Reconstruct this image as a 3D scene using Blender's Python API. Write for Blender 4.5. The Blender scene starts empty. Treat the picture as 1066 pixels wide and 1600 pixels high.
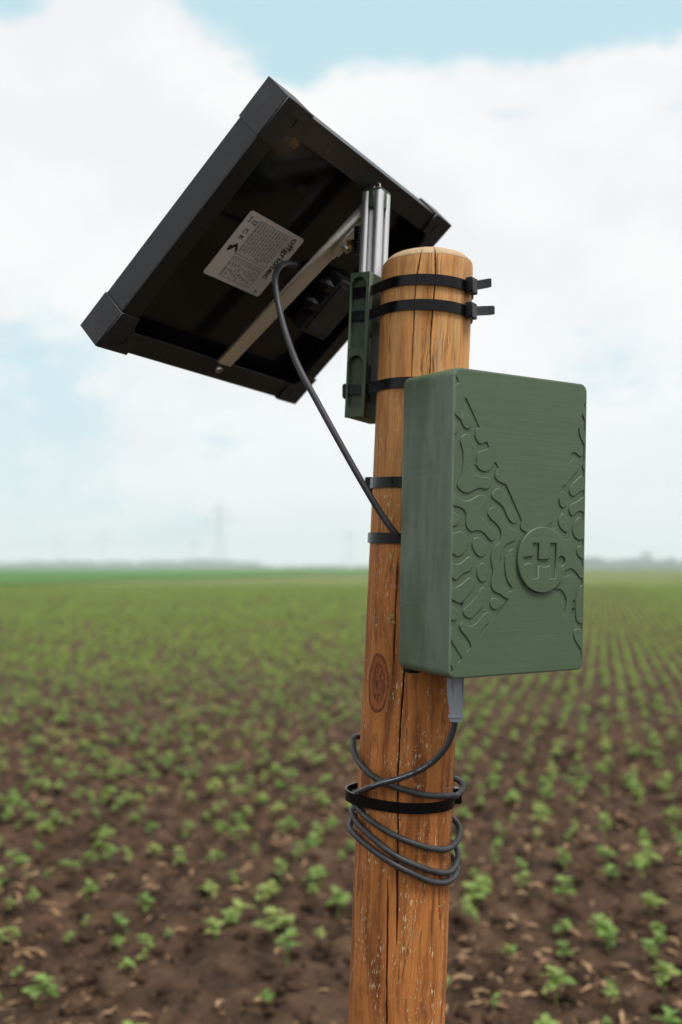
import bpy, math, random
import numpy as np
from mathutils import Vector, Matrix, noise as mnoise
rnd = random.Random(7)
R_ = math.radians
scene = bpy.context.scene
COL = scene.collection

# ------------------------------------------------------------------ camera
CAM_H = 1.0
PITCH = 3.2
cam_d = bpy.data.cameras.new('camera')
cam = bpy.data.objects.new('camera', cam_d); COL.objects.link(cam)
cam.location = (0, 0, CAM_H)
cam.rotation_euler = (R_(90 + PITCH), 0, 0)
cam_d.sensor_fit = 'VERTICAL'; cam_d.sensor_height = 36.0; cam_d.sensor_width = 24.0
cam_d.lens = 35.0
cam_d.clip_start = 0.02; cam_d.clip_end = 30000
cam_d.dof.use_dof = True
cam_d.dof.focus_distance = 0.85
cam_d.dof.aperture_fstop = 4.2
cam_d.dof.aperture_blades = 9
scene.camera = cam

# ------------------------------------------------------------------ tuning
CLOUD_BASE = -.26
CLOUD_LO, CLOUD_HI = (6.75, 6.85, 7.0), (7.5, 7.5, 7.52)
VEIL, VEIL_COL, MIST = .88, (4.4, 6.3, 6.9), (7.0, 7.35, 7.6)
LEAF_A, LEAF_B, LEAF_C = (.14, .26, .06), (.32, .47, .14), (.47, .46, .16)
FARC_A, FARC_B, FARC_C = (.10, .135, .037), (.15, .172, .055), (.16, .15, .062)
HAZE = .0006
LOBES = [(0.071, 0.525, 0.238, 0.041, -1.0), (0.288, 0.508, 0.14, 0.028, -0.85), (-0.061, 0.47, 0.046, 0.024, -0.5), (0.18, 0.43, 0.055, 0.008, -0.26), (0.328, 0.419, 0.025, 0.009, -0.34), (-0.309, 0.151, 0.099, 0.095, -0.44), (-0.284, 0.054, 0.124, 0.051, -0.4), (0.27, 0.195, 0.106, 0.044, -0.18), (-0.13, 0.125, 0.045, 0.016, -0.1), (-0.334, 0.506, 0.038, 0.018, -0.6), (-0.149, 0.03, 0.07, 0.022, -0.25), (-0.246, 0.385, 0.14, 0.114, 0.5), (0.173, 0.344, 0.181, 0.088, 0.45), (-0.009, 0.424, 0.099, 0.034, 0.25), (0.056, 0.069, 0.161, 0.058, 0.3)]

# ------------------------------------------------------------------ light, sky, exposure
SUN_EL, SUN_AZ = 62.0, 132.0          # azimuth clockwise from +Y (view direction)
sun_d = bpy.data.lights.new('sun', 'SUN'); sun_d.energy = 2.6; sun_d.angle = R_(20); sun_d.color = (1.0, 0.96, 0.9)
sun = bpy.data.objects.new('sun', sun_d); COL.objects.link(sun)
sdir = Vector((math.sin(R_(SUN_AZ)) * math.cos(R_(SUN_EL)), math.cos(R_(SUN_AZ)) * math.cos(R_(SUN_EL)), math.sin(R_(SUN_EL))))
sun.rotation_euler = (-sdir).to_track_quat('-Z', 'Y').to_euler()
sun.location = (3, -3, 6)

world = bpy.data.worlds.new('World'); scene.world = world; world.use_nodes = True
nt = world.node_tree; nt.nodes.clear()

class NB:
    """small node builder"""
    def __init__(s, nt): s.nt = nt
    def n(s, t, **kw):
        nd = s.nt.nodes.new(t)
        for k, v in kw.items(): setattr(nd, k, v)
        return nd
    def put(s, sock, v):
        if v is None: return
        if isinstance(v, bpy.types.NodeSocket): s.nt.links.new(v, sock)
        else:
            if isinstance(v, (tuple, list)) and len(v) == 3 and sock.type == 'RGBA': v = (*v, 1)
            sock.default_value = v
    def m(s, op, a, b=None, c=None, clamp=False):
        nd = s.n('ShaderNodeMath', operation=op, use_clamp=clamp)
        s.put(nd.inputs[0], a); s.put(nd.inputs[1], b); s.put(nd.inputs[2], c)
        return nd.outputs[0]
    def vm(s, op, a, b=None):
        nd = s.n('ShaderNodeVectorMath', operation=op)
        s.put(nd.inputs[0], a); s.put(nd.inputs[1], b)
        return nd.outputs[0]
    def noise(s, vec, scale, detail=3, rough=.55, dist=0.0):
        nd = s.n('ShaderNodeTexNoise'); s.put(nd.inputs['Vector'], vec)
        nd.inputs['Scale'].default_value = scale; nd.inputs['Detail'].default_value = detail
        nd.inputs['Roughness'].default_value = rough; nd.inputs['Distortion'].default_value = dist
        return nd.outputs[0]
    def step(s, v, a, b):
        nd = s.n('ShaderNodeMapRange', interpolation_type='SMOOTHSTEP')
        s.put(nd.inputs[0], v); s.put(nd.inputs[1], a); s.put(nd.inputs[2], b)
        return nd.outputs[0]
    def mix(s, f, a, b, mode='MIX'):
        nd = s.n('ShaderNodeMix', data_type='RGBA', blend_type=mode)
        s.put(nd.inputs[0], f); s.put(nd.inputs[6], a); s.put(nd.inputs[7], b)
        return nd.outputs[2]
    def sep(s, v):
        nd = s.n('ShaderNodeSeparateXYZ'); s.put(nd.inputs[0], v); return nd.outputs
    def comb(s, x=0., y=0., z=0.):
        nd = s.n('ShaderNodeCombineXYZ'); s.put(nd.inputs[0], x); s.put(nd.inputs[1], y); s.put(nd.inputs[2], z); return nd.outputs[0]
    def bump(s, h, strength=.3, dist=.001, normal=None):
        nd = s.n('ShaderNodeBump'); nd.inputs['Strength'].default_value = strength; nd.inputs['Distance'].default_value = dist
        s.put(nd.inputs['Height'], h); s.put(nd.inputs['Normal'], normal); return nd.outputs[0]

b = NB(nt)
sky = b.n('ShaderNodeTexSky', sky_type='NISHITA')
sky.sun_disc = False; sky.sun_elevation = R_(SUN_EL); sky.sun_rotation = R_(SUN_AZ)
sky.air_density = 1.0; sky.dust_density = 2.0; sky.ozone_density = 1.0
d = b.n('ShaderNodeTexCoord').outputs['Generated']
dx, dy, dz = b.sep(d)
az = b.m('ARCTAN2', dx, dy)
el = b.m('ARCSINE', dz)
# broken cumulus: fractal noise in direction space plus broad openings and banks (azimuth, elevation in radians)
w1 = b.vm('MULTIPLY', d, (1.0, 1.0, 1.7))
n1 = b.noise(w1, 3.1, 7, .58, .35)
n2 = b.noise(w1, 11.0, 6, .6, .2)
cov = b.m('ADD', b.m('MULTIPLY', n1, 1.1), b.m('MULTIPLY', n2, .85))
n3 = b.noise(w1, 34.0, 4, .6, .3)
cov = b.m('ADD', b.m('ADD', cov, b.m('MULTIPLY', n3, .45)), CLOUD_BASE)
def lobe(a0, e0, sa, se, amp):
    global cov
    x = b.m('DIVIDE', b.m('SUBTRACT', az, a0), sa); y = b.m('DIVIDE', b.m('SUBTRACT', el, e0), se)
    q = b.m('ADD', b.m('MULTIPLY', x, x), b.m('MULTIPLY', y, y))
    cov = b.m('ADD', cov, b.m('MULTIPLY', b.m('EXPONENT', b.m('MULTIPLY', q, -1.0)), amp))
for L in LOBES: lobe(*L)
mask = b.step(cov, .42, .86)
# cloud brightness varies softly with thickness
thick = b.step(cov, .6, 1.5)
shade = b.noise(b.vm('ADD', w1, (3.1, 1.7, .4)), 5.0, 5, .55)
cl = b.mix(b.step(shade, .33, .62), CLOUD_LO, CLOUD_HI)
veil = b.mix(VEIL, sky.outputs[0], VEIL_COL)            # thin high cloud over the blue
skyc = b.mix(mask, veil, cl)
# pale band of mist low over the horizon
low = b.m('MULTIPLY', b.m('EXPONENT', b.m('MULTIPLY', b.m('MAXIMUM', el, 0.0), -6.5)), .75)
skyc = b.mix(low, skyc, MIST)
bg = b.n('ShaderNodeBackground'); b.put(bg.inputs[0], skyc); bg.inputs[1].default_value = 0.1
out = b.n('ShaderNodeOutputWorld'); nt.links.new(bg.outputs[0], out.inputs[0])

vs = scene.view_settings
vs.view_transform = 'Standard'; vs.look = 'None'; vs.exposure = 0.4; vs.gamma = 1.0; vs.use_curve_mapping = False
scene.render.engine = 'CYCLES'
cy = scene.cycles
cy.use_denoising = True
cy.max_bounces = 8; cy.diffuse_bounces = 4; cy.glossy_bounces = 4; cy.transmission_bounces = 4; cy.volume_bounces = 1; cy.transparent_max_bounces = 8
cy.sample_clamp_indirect = 6.0

# ------------------------------------------------------------------ helpers
def put_props(o, label=None, cat=None, group=None, kind=None):
    if label: o['label'] = label
    if cat: o['category'] = cat
    if group: o['group'] = group
    if kind: o['kind'] = kind
    return o
def empty(name, M=None, **kw):
    o = bpy.data.objects.new(name, None); COL.objects.link(o)
    o.empty_display_size = .05
    if M is not None: o.matrix_world = M
    return put_props(o, **kw)
def obj(name, me, mat=None, parent=None, M=None, smooth=False, **kw):
    o = bpy.data.objects.new(name, me); COL.objects.link(o)
    if mat is not None and not me.materials: me.materials.append(mat)
    if parent is not None: o.parent = parent
    if M is not None: o.matrix_local = M
    if smooth: smooth_mesh(me)
    return put_props(o, **kw)
def smooth_mesh(me, angle=40):
    me.polygons.foreach_set('use_smooth', [True] * len(me.polygons))
    try: me.set_sharp_from_angle(angle=R_(angle))
    except Exception: pass
def np_mesh(name, V, F):
    V = np.asarray(V, np.float32); F = np.asarray(F, np.int32)
    me = bpy.data.meshes.new(name); k = F.shape[1]
    me.vertices.add(len(V)); me.vertices.foreach_set('co', V.ravel())
    me.loops.add(F.size); me.loops.foreach_set('vertex_index', F.ravel())
    me.polygons.add(len(F)); me.polygons.foreach_set('loop_start', np.arange(0, F.size, k, dtype=np.int32))
    me.update(calc_edges=True); me.validate()
    return me
class MB:
    def __init__(s): s.v = []; s.f = []
    def add(s, v, f):
        n = len(s.v); s.v += [tuple(p) for p in v]; s.f += [tuple(i + n for i in q) for q in f]; return s
    def box(s, c, h, M=None):
        P = [Vector((c[0] + sx * h[0], c[1] + sy * h[1], c[2] + sz * h[2])) for sz in (-1, 1) for sy in (-1, 1) for sx in (-1, 1)]
        if M is not None: P = [M @ p for p in P]
        return s.add(P, [(0, 2, 3, 1), (4, 5, 7, 6), (0, 1, 5, 4), (2, 6, 7, 3), (0, 4, 6, 2), (1, 3, 7, 5)])
    def bar(s, p, q, w):
        p = Vector(p); q = Vector(q); z = (q - p).normalized()
        x = z.orthogonal().normalized(); y = z.cross(x); L = (q - p).length
        M = Matrix.Translation((p + q) / 2) @ Matrix((x, y, z)).transposed().to_4x4()
        return s.box((0, 0, 0), (w / 2, w / 2, L / 2), M)
    def lathe(s, prof, n=24, M=None, cap=True):
        v = []; f = []
        for r, z in prof:
            for i in range(n):
                a = 2 * math.pi * i / n; v.append(Vector((r * math.cos(a), r * math.sin(a), z)))
        for j in range(len(prof) - 1):
            for i in range(n):
                k = (i + 1) % n; f.append((j * n + i, j * n + k, (j + 1) * n + k, (j + 1) * n + i))
        if cap:
            f.append(tuple(range(n - 1, -1, -1))); f.append(tuple((len(prof) - 1) * n + i for i in range(n)))
        if M is not None: v = [M @ p for p in v]
        return s.add(v, f)
    def tube(s, pts, r, n=10, cap=True):
        pts = [Vector(p) for p in pts]; v = []; f = []
        t0 = (pts[1] - pts[0]).normalized(); x = t0.orthogonal().normalized()
        for i, p in enumerate(pts):
            t = (pts[min(i + 1, len(pts) - 1)] - pts[max(i - 1, 0)]).normalized()
            x = (x - t * x.dot(t)).normalized(); y = t.cross(x)
            rr = r[i] if isinstance(r, (list, tuple)) else r
            v += [p + (x * math.cos(2 * math.pi * k / n) + y * math.sin(2 * math.pi * k / n)) * rr for k in range(n)]
        for j in range(len(pts) - 1):
            for k in range(n):
                l = (k + 1) % n; f.append((j * n + k, j * n + l, (j + 1) * n + l, (j + 1) * n + k))
        if cap: f.append(tuple(range(n - 1, -1, -1))); f.append(tuple((len(pts) - 1) * n + k for k in range(n)))
        return s.add(v, f)
    def mesh(s, name):
        me = bpy.data.meshes.new(name); me.from_pydata(s.v, [], s.f); me.update(); return me
def bevel(o, w=.001, seg=2, angle=35):
    m = o.modifiers.new('bevel', 'BEVEL'); m.width = w; m.segments = seg; m.limit_method = 'ANGLE'; m.angle_limit = R_(angle)
    m.harden_normals = False
    smooth_mesh(o.data, 50)
    return o
def catmull(P, n=8, closed=False):
    P = [Vector(p) for p in P]; out = []; N = len(P)
    for i in range(N if closed else N - 1):
        p0 = P[(i - 1) % N] if closed or i > 0 else P[0] * 2 - P[1]
        p1 = P[i]; p2 = P[(i + 1) % N]
        p3 = P[(i + 2) % N] if closed or i + 2 < N else P[-1] * 2 - P[-2]
        for k in range(n):
            t = k / n
            out.append(.5 * ((2 * p1) + (p2 - p0) * t + (2 * p0 - 5 * p1 + 4 * p2 - p3) * t * t + (3 * p1 - p0 - 3 * p2 + p3) * t ** 3))
    if not closed: out.append(P[-1])
    return out
def soft_outline(flat, sc=.001, n=4, corner=50):
    """closed outline through traced points, smooth except at real corners"""
    P = [Vector((max(1.2, min(147.6, flat[i])), flat[i + 1])) for i in range(0, len(flat), 2)]
    Q = [P[0]]
    for p in P[1:]:
        if (p - Q[-1]).length > .25: Q.append(p)
    P = Q; N = len(P); sharp = []
    for i in range(N):
        a = P[i] - P[i - 1]; c = P[(i + 1) % N] - P[i]
        sharp.append(a.length > 1e-6 and c.length > 1e-6 and math.degrees(a.angle(c)) > corner or a.length > 12 or c.length > 12)
    out = []
    for i in range(N):
        p1, p2 = P[i], P[(i + 1) % N]
        if (p2 - p1).length > 12 or (sharp[i] and sharp[(i + 1) % N]): out.append(p1); continue
        L = (p2 - p1).length
        m1 = Vector((0, 0)) if sharp[i] else (p2 - P[i - 1]).normalized() * L
        m2 = Vector((0, 0)) if sharp[(i + 1) % N] else (P[(i + 2) % N] - p1).normalized() * L
        if sharp[i]: m1 = (p2 - p1) * 1.0
        if sharp[(i + 1) % N]: m2 = (p2 - p1) * 1.0
        for k in range(n):
            t = k / n; t2 = t * t; t3 = t2 * t
            out.append(p1 * (2 * t3 - 3 * t2 + 1) + m1 * (t3 - 2 * t2 + t) + p2 * (-2 * t3 + 3 * t2) + m2 * (t3 - t2))
    return [(p.x * sc, p.y * sc) for p in out]
def prism(name, outlines, y0, y1, bev=0.0):
    """outlines in the (x, z) plane, extruded from y0 to y1; returns a mesh"""
    cu = bpy.data.curves.new(name, 'CURVE'); cu.dimensions = '2D'; cu.fill_mode = 'BOTH'
    for ol in outlines:
        sp = cu.splines.new('POLY'); sp.points.add(len(ol) - 1); sp.use_cyclic_u = True
        for p, q in zip(sp.points, ol): p.co = (q[0], q[1], 0, 1)
    cu.extrude = (y1 - y0) / 2 - bev
    if bev: cu.bevel_depth = bev; cu.bevel_resolution = 2; cu.offset = -bev
    t = bpy.data.objects.new('tmp', cu); COL.objects.link(t)
    dg = bpy.context.evaluated_depsgraph_get(); dg.update()
    me = bpy.data.meshes.new_from_object(t.evaluated_get(dg)); me.name = name
    bpy.data.objects.remove(t); bpy.data.curves.remove(cu)
    c = (y0 + y1) / 2
    me.transform(Matrix(((1, 0, 0, 0), (0, 0, -1, c), (0, 1, 0, 0), (0, 0, 0, 1))))
    me.materials.clear()
    return me
def text_mesh(name, body, size, y):
    cu = bpy.data.curves.new(name, 'FONT'); cu.body = body; cu.size = size; cu.fill_mode = 'FRONT'; cu.offset = size * .02
    t = bpy.data.objects.new('tmp', cu); COL.objects.link(t)
    dg = bpy.context.evaluated_depsgraph_get(); dg.update()
    me = bpy.data.meshes.new_from_object(t.evaluated_get(dg)); me.name = name
    bpy.data.objects.remove(t); bpy.data.curves.remove(cu); me.materials.clear()
    return me
def circle(cx, cy, r, n=48, ry=None):
    return [(cx + r * math.cos(2 * math.pi * i / n), cy + (ry or r) * math.sin(2 * math.pi * i / n)) for i in range(n)]

# ------------------------------------------------------------------ materials
def mat(name, col=(.5, .5, .5), rough=.5, metal=0.0, spec=.5, build=None):
    m = bpy.data.materials.new(name); m.use_nodes = True
    t = m.node_tree; bs = t.nodes['Principled BSDF']
    bs.inputs['Base Color'].default_value = (*col, 1); bs.inputs['Roughness'].default_value = rough
    bs.inputs['Metallic'].default_value = metal; bs.inputs['Specular IOR Level'].default_value = spec
    if build: build(NB(t), bs)
    return m
def oc(b): return b.n('ShaderNodeTexCoord').outputs['Object']
def wc(b): return b.n('ShaderNodeNewGeometry').outputs['Position']

def b_green(b, bs):
    p = oc(b); x, y, z = b.sep(p)
    lay = b.noise(b.vm('MULTIPLY', p, (6, 6, 1500)), 1.0, 2, .6)             # printed layers
    lay2 = b.noise(b.vm('MULTIPLY', p, (14, 14, 420)), 1.0, 3, .6)
    blot = b.noise(p, 22, 4, .6)
    smear = b.noise(b.vm('MULTIPLY', p, (60, 60, 14)), 1.0, 4, .6)
    c = b.mix(b.step(lay2, .3, .75), (.067, .108, .060), (.076, .120, .068))
    c = b.mix(b.m('MULTIPLY', b.step(blot, .45, .75), .35), c, (.085, .13, .088))
    line = b.m('MULTIPLY', b.step(b.noise(b.vm('MULTIPLY', p, (2, 2, 300)), 1.0, 1, .5),   .66, .74), .15)
    c = b.mix(line, c, (.12, .17, .125))
    # dusty rubbed side wall, paled further in its colour where sunlight is missing
    side = b.step(x, .004, -.0005)
    dust_lift = b.m('MULTIPLY', b.m('MULTIPLY', side, b.step(b.m('ADD', smear, b.m('MULTIPLY', y, -5.0)), .12, .6)), .75)
    c = b.mix(dust_lift, c, (.17, .225, .175))
    scuff = b.step(b.noise(b.vm('MULTIPLY', p, (150, 150, 60)), 1.0, 3, .7), .66, .78)
    c = b.mix(b.m('MULTIPLY', scuff, .40), c, (.22, .27, .22))
    patch = b.step(b.noise(b.vm('ADD', b.vm('MULTIPLY', p, (26, 26, 18)), (4.2, 0, 1.1)), 1.0, 5, .7), .60, .74)
    c = b.mix(b.m('MULTIPLY', patch, .30), c, (.16, .20, .155))
    b.put(bs.inputs['Base Color'], c)
    b.put(bs.inputs['Roughness'], b.m('ADD', .34, b.m('MULTIPLY', lay, .22)))
    h = b.m('ADD', lay, b.m('MULTIPLY', lay2, 1.2))
    b.put(bs.inputs['Normal'], b.bump(h, .16, .0005))
M_GREEN = mat('green_printed_plastic', rough=.5, build=b_green)
def b_holder(b, bs):
    p = oc(b)
    lay = b.noise(b.vm('MULTIPLY', p, (10, 10, 1200)), 1.0, 2, .6)
    c = b.mix(b.step(b.noise(p, 40, 3), .3, .7), (.036, .058, .032), (.052, .080, .044))
    b.put(bs.inputs['Base Color'], c); b.put(bs.inputs['Normal'], b.bump(lay, .3, .0004))
M_HOLDER = mat('olive_printed_plastic', rough=.5, build=b_holder)
def b_plastic(b, bs):
    p = oc(b)
    b.put(bs.inputs['Roughness'], b.m('ADD', .14, b.m('MULTIPLY', b.noise(p, 90, 3), .22)))
M_TIE = mat('black_nylon', (.003, .003, .004), .25, spec=.25, build=b_plastic)
def b_rub(b, bs):
    p = oc(b)
    c = b.mix(b.step(b.noise(p, 60, 4, .65), .35, .7), (.028, .029, .033), (.05, .051, .056))
    b.put(bs.inputs['Base Color'], c)
    b.put(bs.inputs['Normal'], b.bump(b.noise(p, 900, 2), .1, .0003))
M_CABLE = mat('black_rubber', (.03, .03, .034), .45, build=b_rub)
def b_frame(b, bs):
    p = oc(b)
    c = b.mix(b.step(b.noise(p, 35, 4, .65), .4, .75), (.008, .009, .011), (.015, .0165, .020))
    b.put(bs.inputs['Base Color'], c)
    b.put(bs.inputs['Roughness'], b.m('ADD', .34, b.m('MULTIPLY', b.noise(p, 120, 3), .2)))
M_FRAME = mat('black_anodised', rough=.45, build=b_frame)
def b_cap(b, bs):
    p = oc(b)
    c = b.mix(b.step(b.noise(p, 60, 4, .65), .4, .75), (.016, .017, .020), (.034, .036, .041))
    b.put(bs.inputs['Base Color'], c)
    b.put(bs.inputs['Roughness'], b.m('ADD', .42, b.m('MULTIPLY', b.noise(p, 160, 3), .2)))
M_CAP = mat('black_corner_plastic', rough=.5, build=b_cap)
def b_back(b, bs):
    p = oc(b)
    c = b.mix(b.step(b.noise(p, 14, 3), .4, .7), (.004, .0043, .005), (.008, .0085, .009))
    b.put(bs.inputs['Base Color'], c)
    b.put(bs.inputs['Roughness'], b.m('ADD', .10, b.m('MULTIPLY', b.noise(p, 30, 3), .12)))
M_BACK = mat('black_backsheet', rough=.14, spec=.35, build=b_back)
M_GLASS = mat('solar_cell_glass', (.01, .013, .03), .06)
def b_alu(b, bs):
    p = oc(b)
    g = b.noise(b.vm('MULTIPLY', p, (900, 900, 8)), 1.0, 3)
    b.put(bs.inputs['Roughness'], b.m('ADD', .40, b.m('MULTIPLY', g, .22)))
    b.put(bs.inputs['Base Color'], b.mix(g, (.66, .67, .69), (.80, .81, .83)))
M_ALU = mat('anodised_aluminium', metal=.75, rough=.45, build=b_alu)
def b_bar(b, bs):
    p = oc(b)
    g = b.noise(b.vm('MULTIPLY', p, (300, 300, 20)), 1.0, 4)
    b.put(bs.inputs['Base Color'], b.mix(g, (.62, .60, .54), (.78, .76, .70)))
    b.put(bs.inputs['Roughness'], b.m('ADD', .42, b.m('MULTIPLY', g, .2)))
M_BAR = mat('raw_aluminium_bar', metal=.85, rough=.5, build=b_bar)
def b_steel(b, bs):
    b.put(bs.inputs['Roughness'], b.m('ADD', .2, b.m('MULTIPLY', b.noise(oc(b), 400, 2), .25)))
M_STEEL = mat('zinc_steel', (.62, .61, .58), .3, 1.0, build=b_steel)
M_BRASS = mat('brass', (.6, .42, .18), .35, 1.0, build=b_steel)
def b_gland(b, bs):
    p = oc(b)
    b.put(bs.inputs['Base Color'], b.mix(b.noise(p, 120, 3), (.27, .31, .36), (.33, .37, .43)))
M_GLAND = mat('grey_blue_plastic', rough=.42, build=b_gland)
M_PRINT_GLINT = mat('pale_print_glint', (.35, .36, .38), .6, build=b_plastic)  # print on the cable, also the painted glint on tie heads
def b_label(b, bs):
    p = oc(b)
    b.put(bs.inputs['Base Color'], b.mix(b.noise(p, 45, 3), (.62, .62, .60), (.74, .74, .72)))
M_LABEL = mat('silver_sticker', rough=.4, build=b_label)
M_INK = mat('black_ink', (.02, .02, .022), .5, build=b_plastic)
M_INK2 = mat('grey_ink', (.26, .26, .26), .6, build=b_plastic)
def b_tape(b, bs):
    b.put(bs.inputs['Base Color'], b.mix(b.noise(oc(b), 200, 3), (.05, .028, .014), (.20, .115, .055)))
M_TAPE = mat('brown_tape', rough=.6, build=b_tape)

KNOT_U, KNOT_V = R_(-134.3) * .043, .8975
def b_wood(b, bs):
    uv = b.n('ShaderNodeUVMap').outputs[0]; ux, vz, _ = b.sep(uv)
    # knot: grain bends round it
    ku = b.m('DIVIDE', b.m('SUBTRACT', ux, KNOT_U), .0115); kv = b.m('DIVIDE', b.m('SUBTRACT', vz, KNOT_V), .0265)
    kd = b.m('SQRT', b.m('ADD', b.m('MULTIPLY', ku, ku), b.m('MULTIPLY', kv, kv)))
    kd = b.m('ADD', kd, b.m('MULTIPLY', b.m('SUBTRACT', b.noise(b.comb(b.m('MULTIPLY', ux, 130), b.m('MULTIPLY', vz, 60), 4.), 1.0, 4, .6), .5), .42))
    bend = b.m('MULTIPLY', b.m('EXPONENT', b.m('MULTIPLY', b.m('MULTIPLY', kd, kd), -.45)), b.m('MULTIPLY', ku, -.006))
    gx = b.m('ADD', ux, bend)
    warp = b.m('MULTIPLY', b.m('SUBTRACT', b.noise(b.comb(b.m('MULTIPLY', ux, 22), b.m('MULTIPLY', vz, 9), 0.), 1.0, 4, .6), .5), .020)
    gx = b.m('ADD', gx, warp)
    g1 = b.noise(b.comb(b.m('MULTIPLY', gx, 105), b.m('MULTIPLY', vz, 7.0), 1.), 1.0, 5, .62)
    g2 = b.noise(b.comb(b.m('MULTIPLY', gx, 420), b.m('MULTIPLY', vz, 9), 5.), 1.0, 3, .6)
    blot = b.noise(b.comb(b.m('MULTIPLY', gx, 48), b.m('MULTIPLY', vz, 12), 9.), 1.0, 4, .65)
    hgt = b.step(vz, .95, 1.20)                                            # paler, drier wood towards the top
    dark = b.mix(hgt, (.215, .070, .018), (.42, .175, .048))
    midc = b.mix(hgt, (.480, .178, .045), (.64, .33, .115))
    pale = b.mix(hgt, (.55, .26, .085), (.72, .45, .20))
    c = b.mix(b.step(g1, .34, .56), dark, midc)
    c = b.mix(b.m('MULTIPLY', b.step(g1, .56, .78), .8), c, pale)
    c = b.mix(b.m('MULTIPLY', b.step(blot, .52, .72), .75), c, b.mix(hgt, (.150, .040, .011), (.40, .125, .028)))
    c = b.mix(b.m('MULTIPLY', b.step(b.noise(b.comb(b.m('MULTIPLY', gx, 60), b.m('MULTIPLY', vz, 4), 21.), 1.0, 3), .58, .72), .55), c, b.mix(hgt, (.42, .18, .035), (.60, .22, .04)))
    grey = b.m('MULTIPLY', b.m('MULTIPLY', hgt, b.step(b.noise(b.comb(b.m('MULTIPLY', gx, 80), b.m('MULTIPLY', vz, 6), 33.), 1.0, 4), .52, .7)), .6)
    c = b.mix(grey, c, (.45, .31, .185))
    c = b.mix(b.step(g2, .30, .58), b.mix(.28, c, (.07, .028, .01)), c)
    # fine cross scratches from the milling
    sc = b.noise(b.comb(b.m('MULTIPLY', ux, 25), b.m('MULTIPLY', vz, 420), 3.), 1.0, 2)
    c = b.mix(b.m('MULTIPLY', b.step(sc, .60, .75), .16), c, pale)
    # pale torn fibres and lichen flecks, sparse above, dense below
    f1 = b.noise(b.comb(b.m('MULTIPLY', ux, 700), b.m('MULTIPLY', vz, 150), 2.), 1.0, 3, .6)
    fm = b.noise(b.comb(b.m('MULTIPLY', ux, 70), b.m('MULTIPLY', vz, 22), 12.), 1.0, 3, .6)
    lowm = b.step(vz, 1.19, 1.10)
    fl = b.m('MULTIPLY', b.m('MULTIPLY', b.step(f1, .575, .64), b.step(fm, .46, .60)), lowm)
    c = b.mix(b.m('MULTIPLY', fl, .85), c, (.72, .62, .40))
    yel = b.m('MULTIPLY', b.m('MULTIPLY', b.step(b.noise(b.comb(b.m('MULTIPLY', ux, 300), b.m('MULTIPLY', vz, 90), 7.), 1.0, 4, .65), .58, .70), b.step(vz, 1.0, .96)), b.step(vz, .87, .90))
    c = b.mix(b.m('MULTIPLY', yel, .7), c, (.48, .30, .07))
    hn = b.noise(b.comb(b.m('MULTIPLY', gx, 150), b.m('MULTIPLY', vz, 5), 44.), 1.0, 3, .5)
    hair = b.m('MULTIPLY', b.step(b.m('ABSOLUTE', b.m('SUBTRACT', hn, .5)), .018, .004), b.step(b.noise(b.comb(b.m('MULTIPLY', ux, 40), b.m('MULTIPLY', vz, 14), 51.), 1.0, 2), .48, .60))
    c = b.mix(b.m('MULTIPLY', hair, .75), c, (.06, .025, .010))
    grime = b.step(b.noise(b.comb(b.m('MULTIPLY', ux, 28), b.m('MULTIPLY', vz, 18), 61.), 1.0, 5, .65), .52, .72)
    c = b.mix(b.m('MULTIPLY', grime, .20), c, b.mix(hgt, (.095, .040, .018), (.33, .20, .105)))
    # knot
    rings = b.noise(b.comb(b.m('MULTIPLY', ux, 420), b.m('MULTIPLY', vz, 170), 6.), 1.0, 4, .7)
    kc = b.mix(b.step(rings, .35, .65), (.085, .025, .010), (.28, .085, .022))
    core = b.step(b.noise(b.comb(b.m('MULTIPLY', ux, 300), b.m('MULTIPLY', vz, 120), 0.), 1.0, 3), .5, .66)
    kc = b.mix(b.m('MULTIPLY', b.m('MULTIPLY', core, b.step(kd, .6, .2)), .8), kc, (.38, .20, .055))
    kc = b.mix(b.m('MULTIPLY', b.step(kd, .62, .72), b.step(kd, .92, .80)), kc, (.30, .095, .026))
    c = b.mix(b.step(kd, 1.02, .94), c, kc)
    c = b.mix(b.m('MULTIPLY', b.m('MULTIPLY', b.step(kd, .88, .93), b.step(kd, 1.03, .97)), .55), c, (.06, .02, .008))
    rim = b.m('MULTIPLY', b.step(kd, 1.0, 1.08), b.step(kd, 1.25, 1.12))
    c = b.mix(b.m('MULTIPLY', rim, .5), c, (.36, .13, .034))
    # end grain on the domed top
    end = b.step(vz, 1.2785, 1.2815)
    eg = b.noise(oc(b), 260, 4, .65)
    c = b.mix(end, c, b.mix(eg, (.33, .22, .115), (.56, .41, .25)))
    att = b.n('ShaderNodeAttribute', attribute_name='crack')
    c = b.mix(att.outputs['Fac'], c, (.020, .010, .005))
    b.put(bs.inputs['Base Color'], c)
    b.put(bs.inputs['Roughness'], b.m('ADD', .62, b.m('MULTIPLY', g1, .2)))
    hh = b.m('ADD', b.m('ADD', g1, b.m('MULTIPLY', g2, .6)), b.m('MULTIPLY', fl, .5))
    hh = b.m('ADD', hh, b.m('MULTIPLY', b.m('MULTIPLY', rings, b.step(kd, 1.05, .9)), 1.0))
    hh = b.m('ADD', hh, b.m('MULTIPLY', b.m('MULTIPLY', eg, end), 2.0))
    b.put(bs.inputs['Normal'], b.bump(hh, .6, .0013))
M_WOOD = mat('weathered_pine', rough=.6, spec=.32, build=b_wood)

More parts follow.
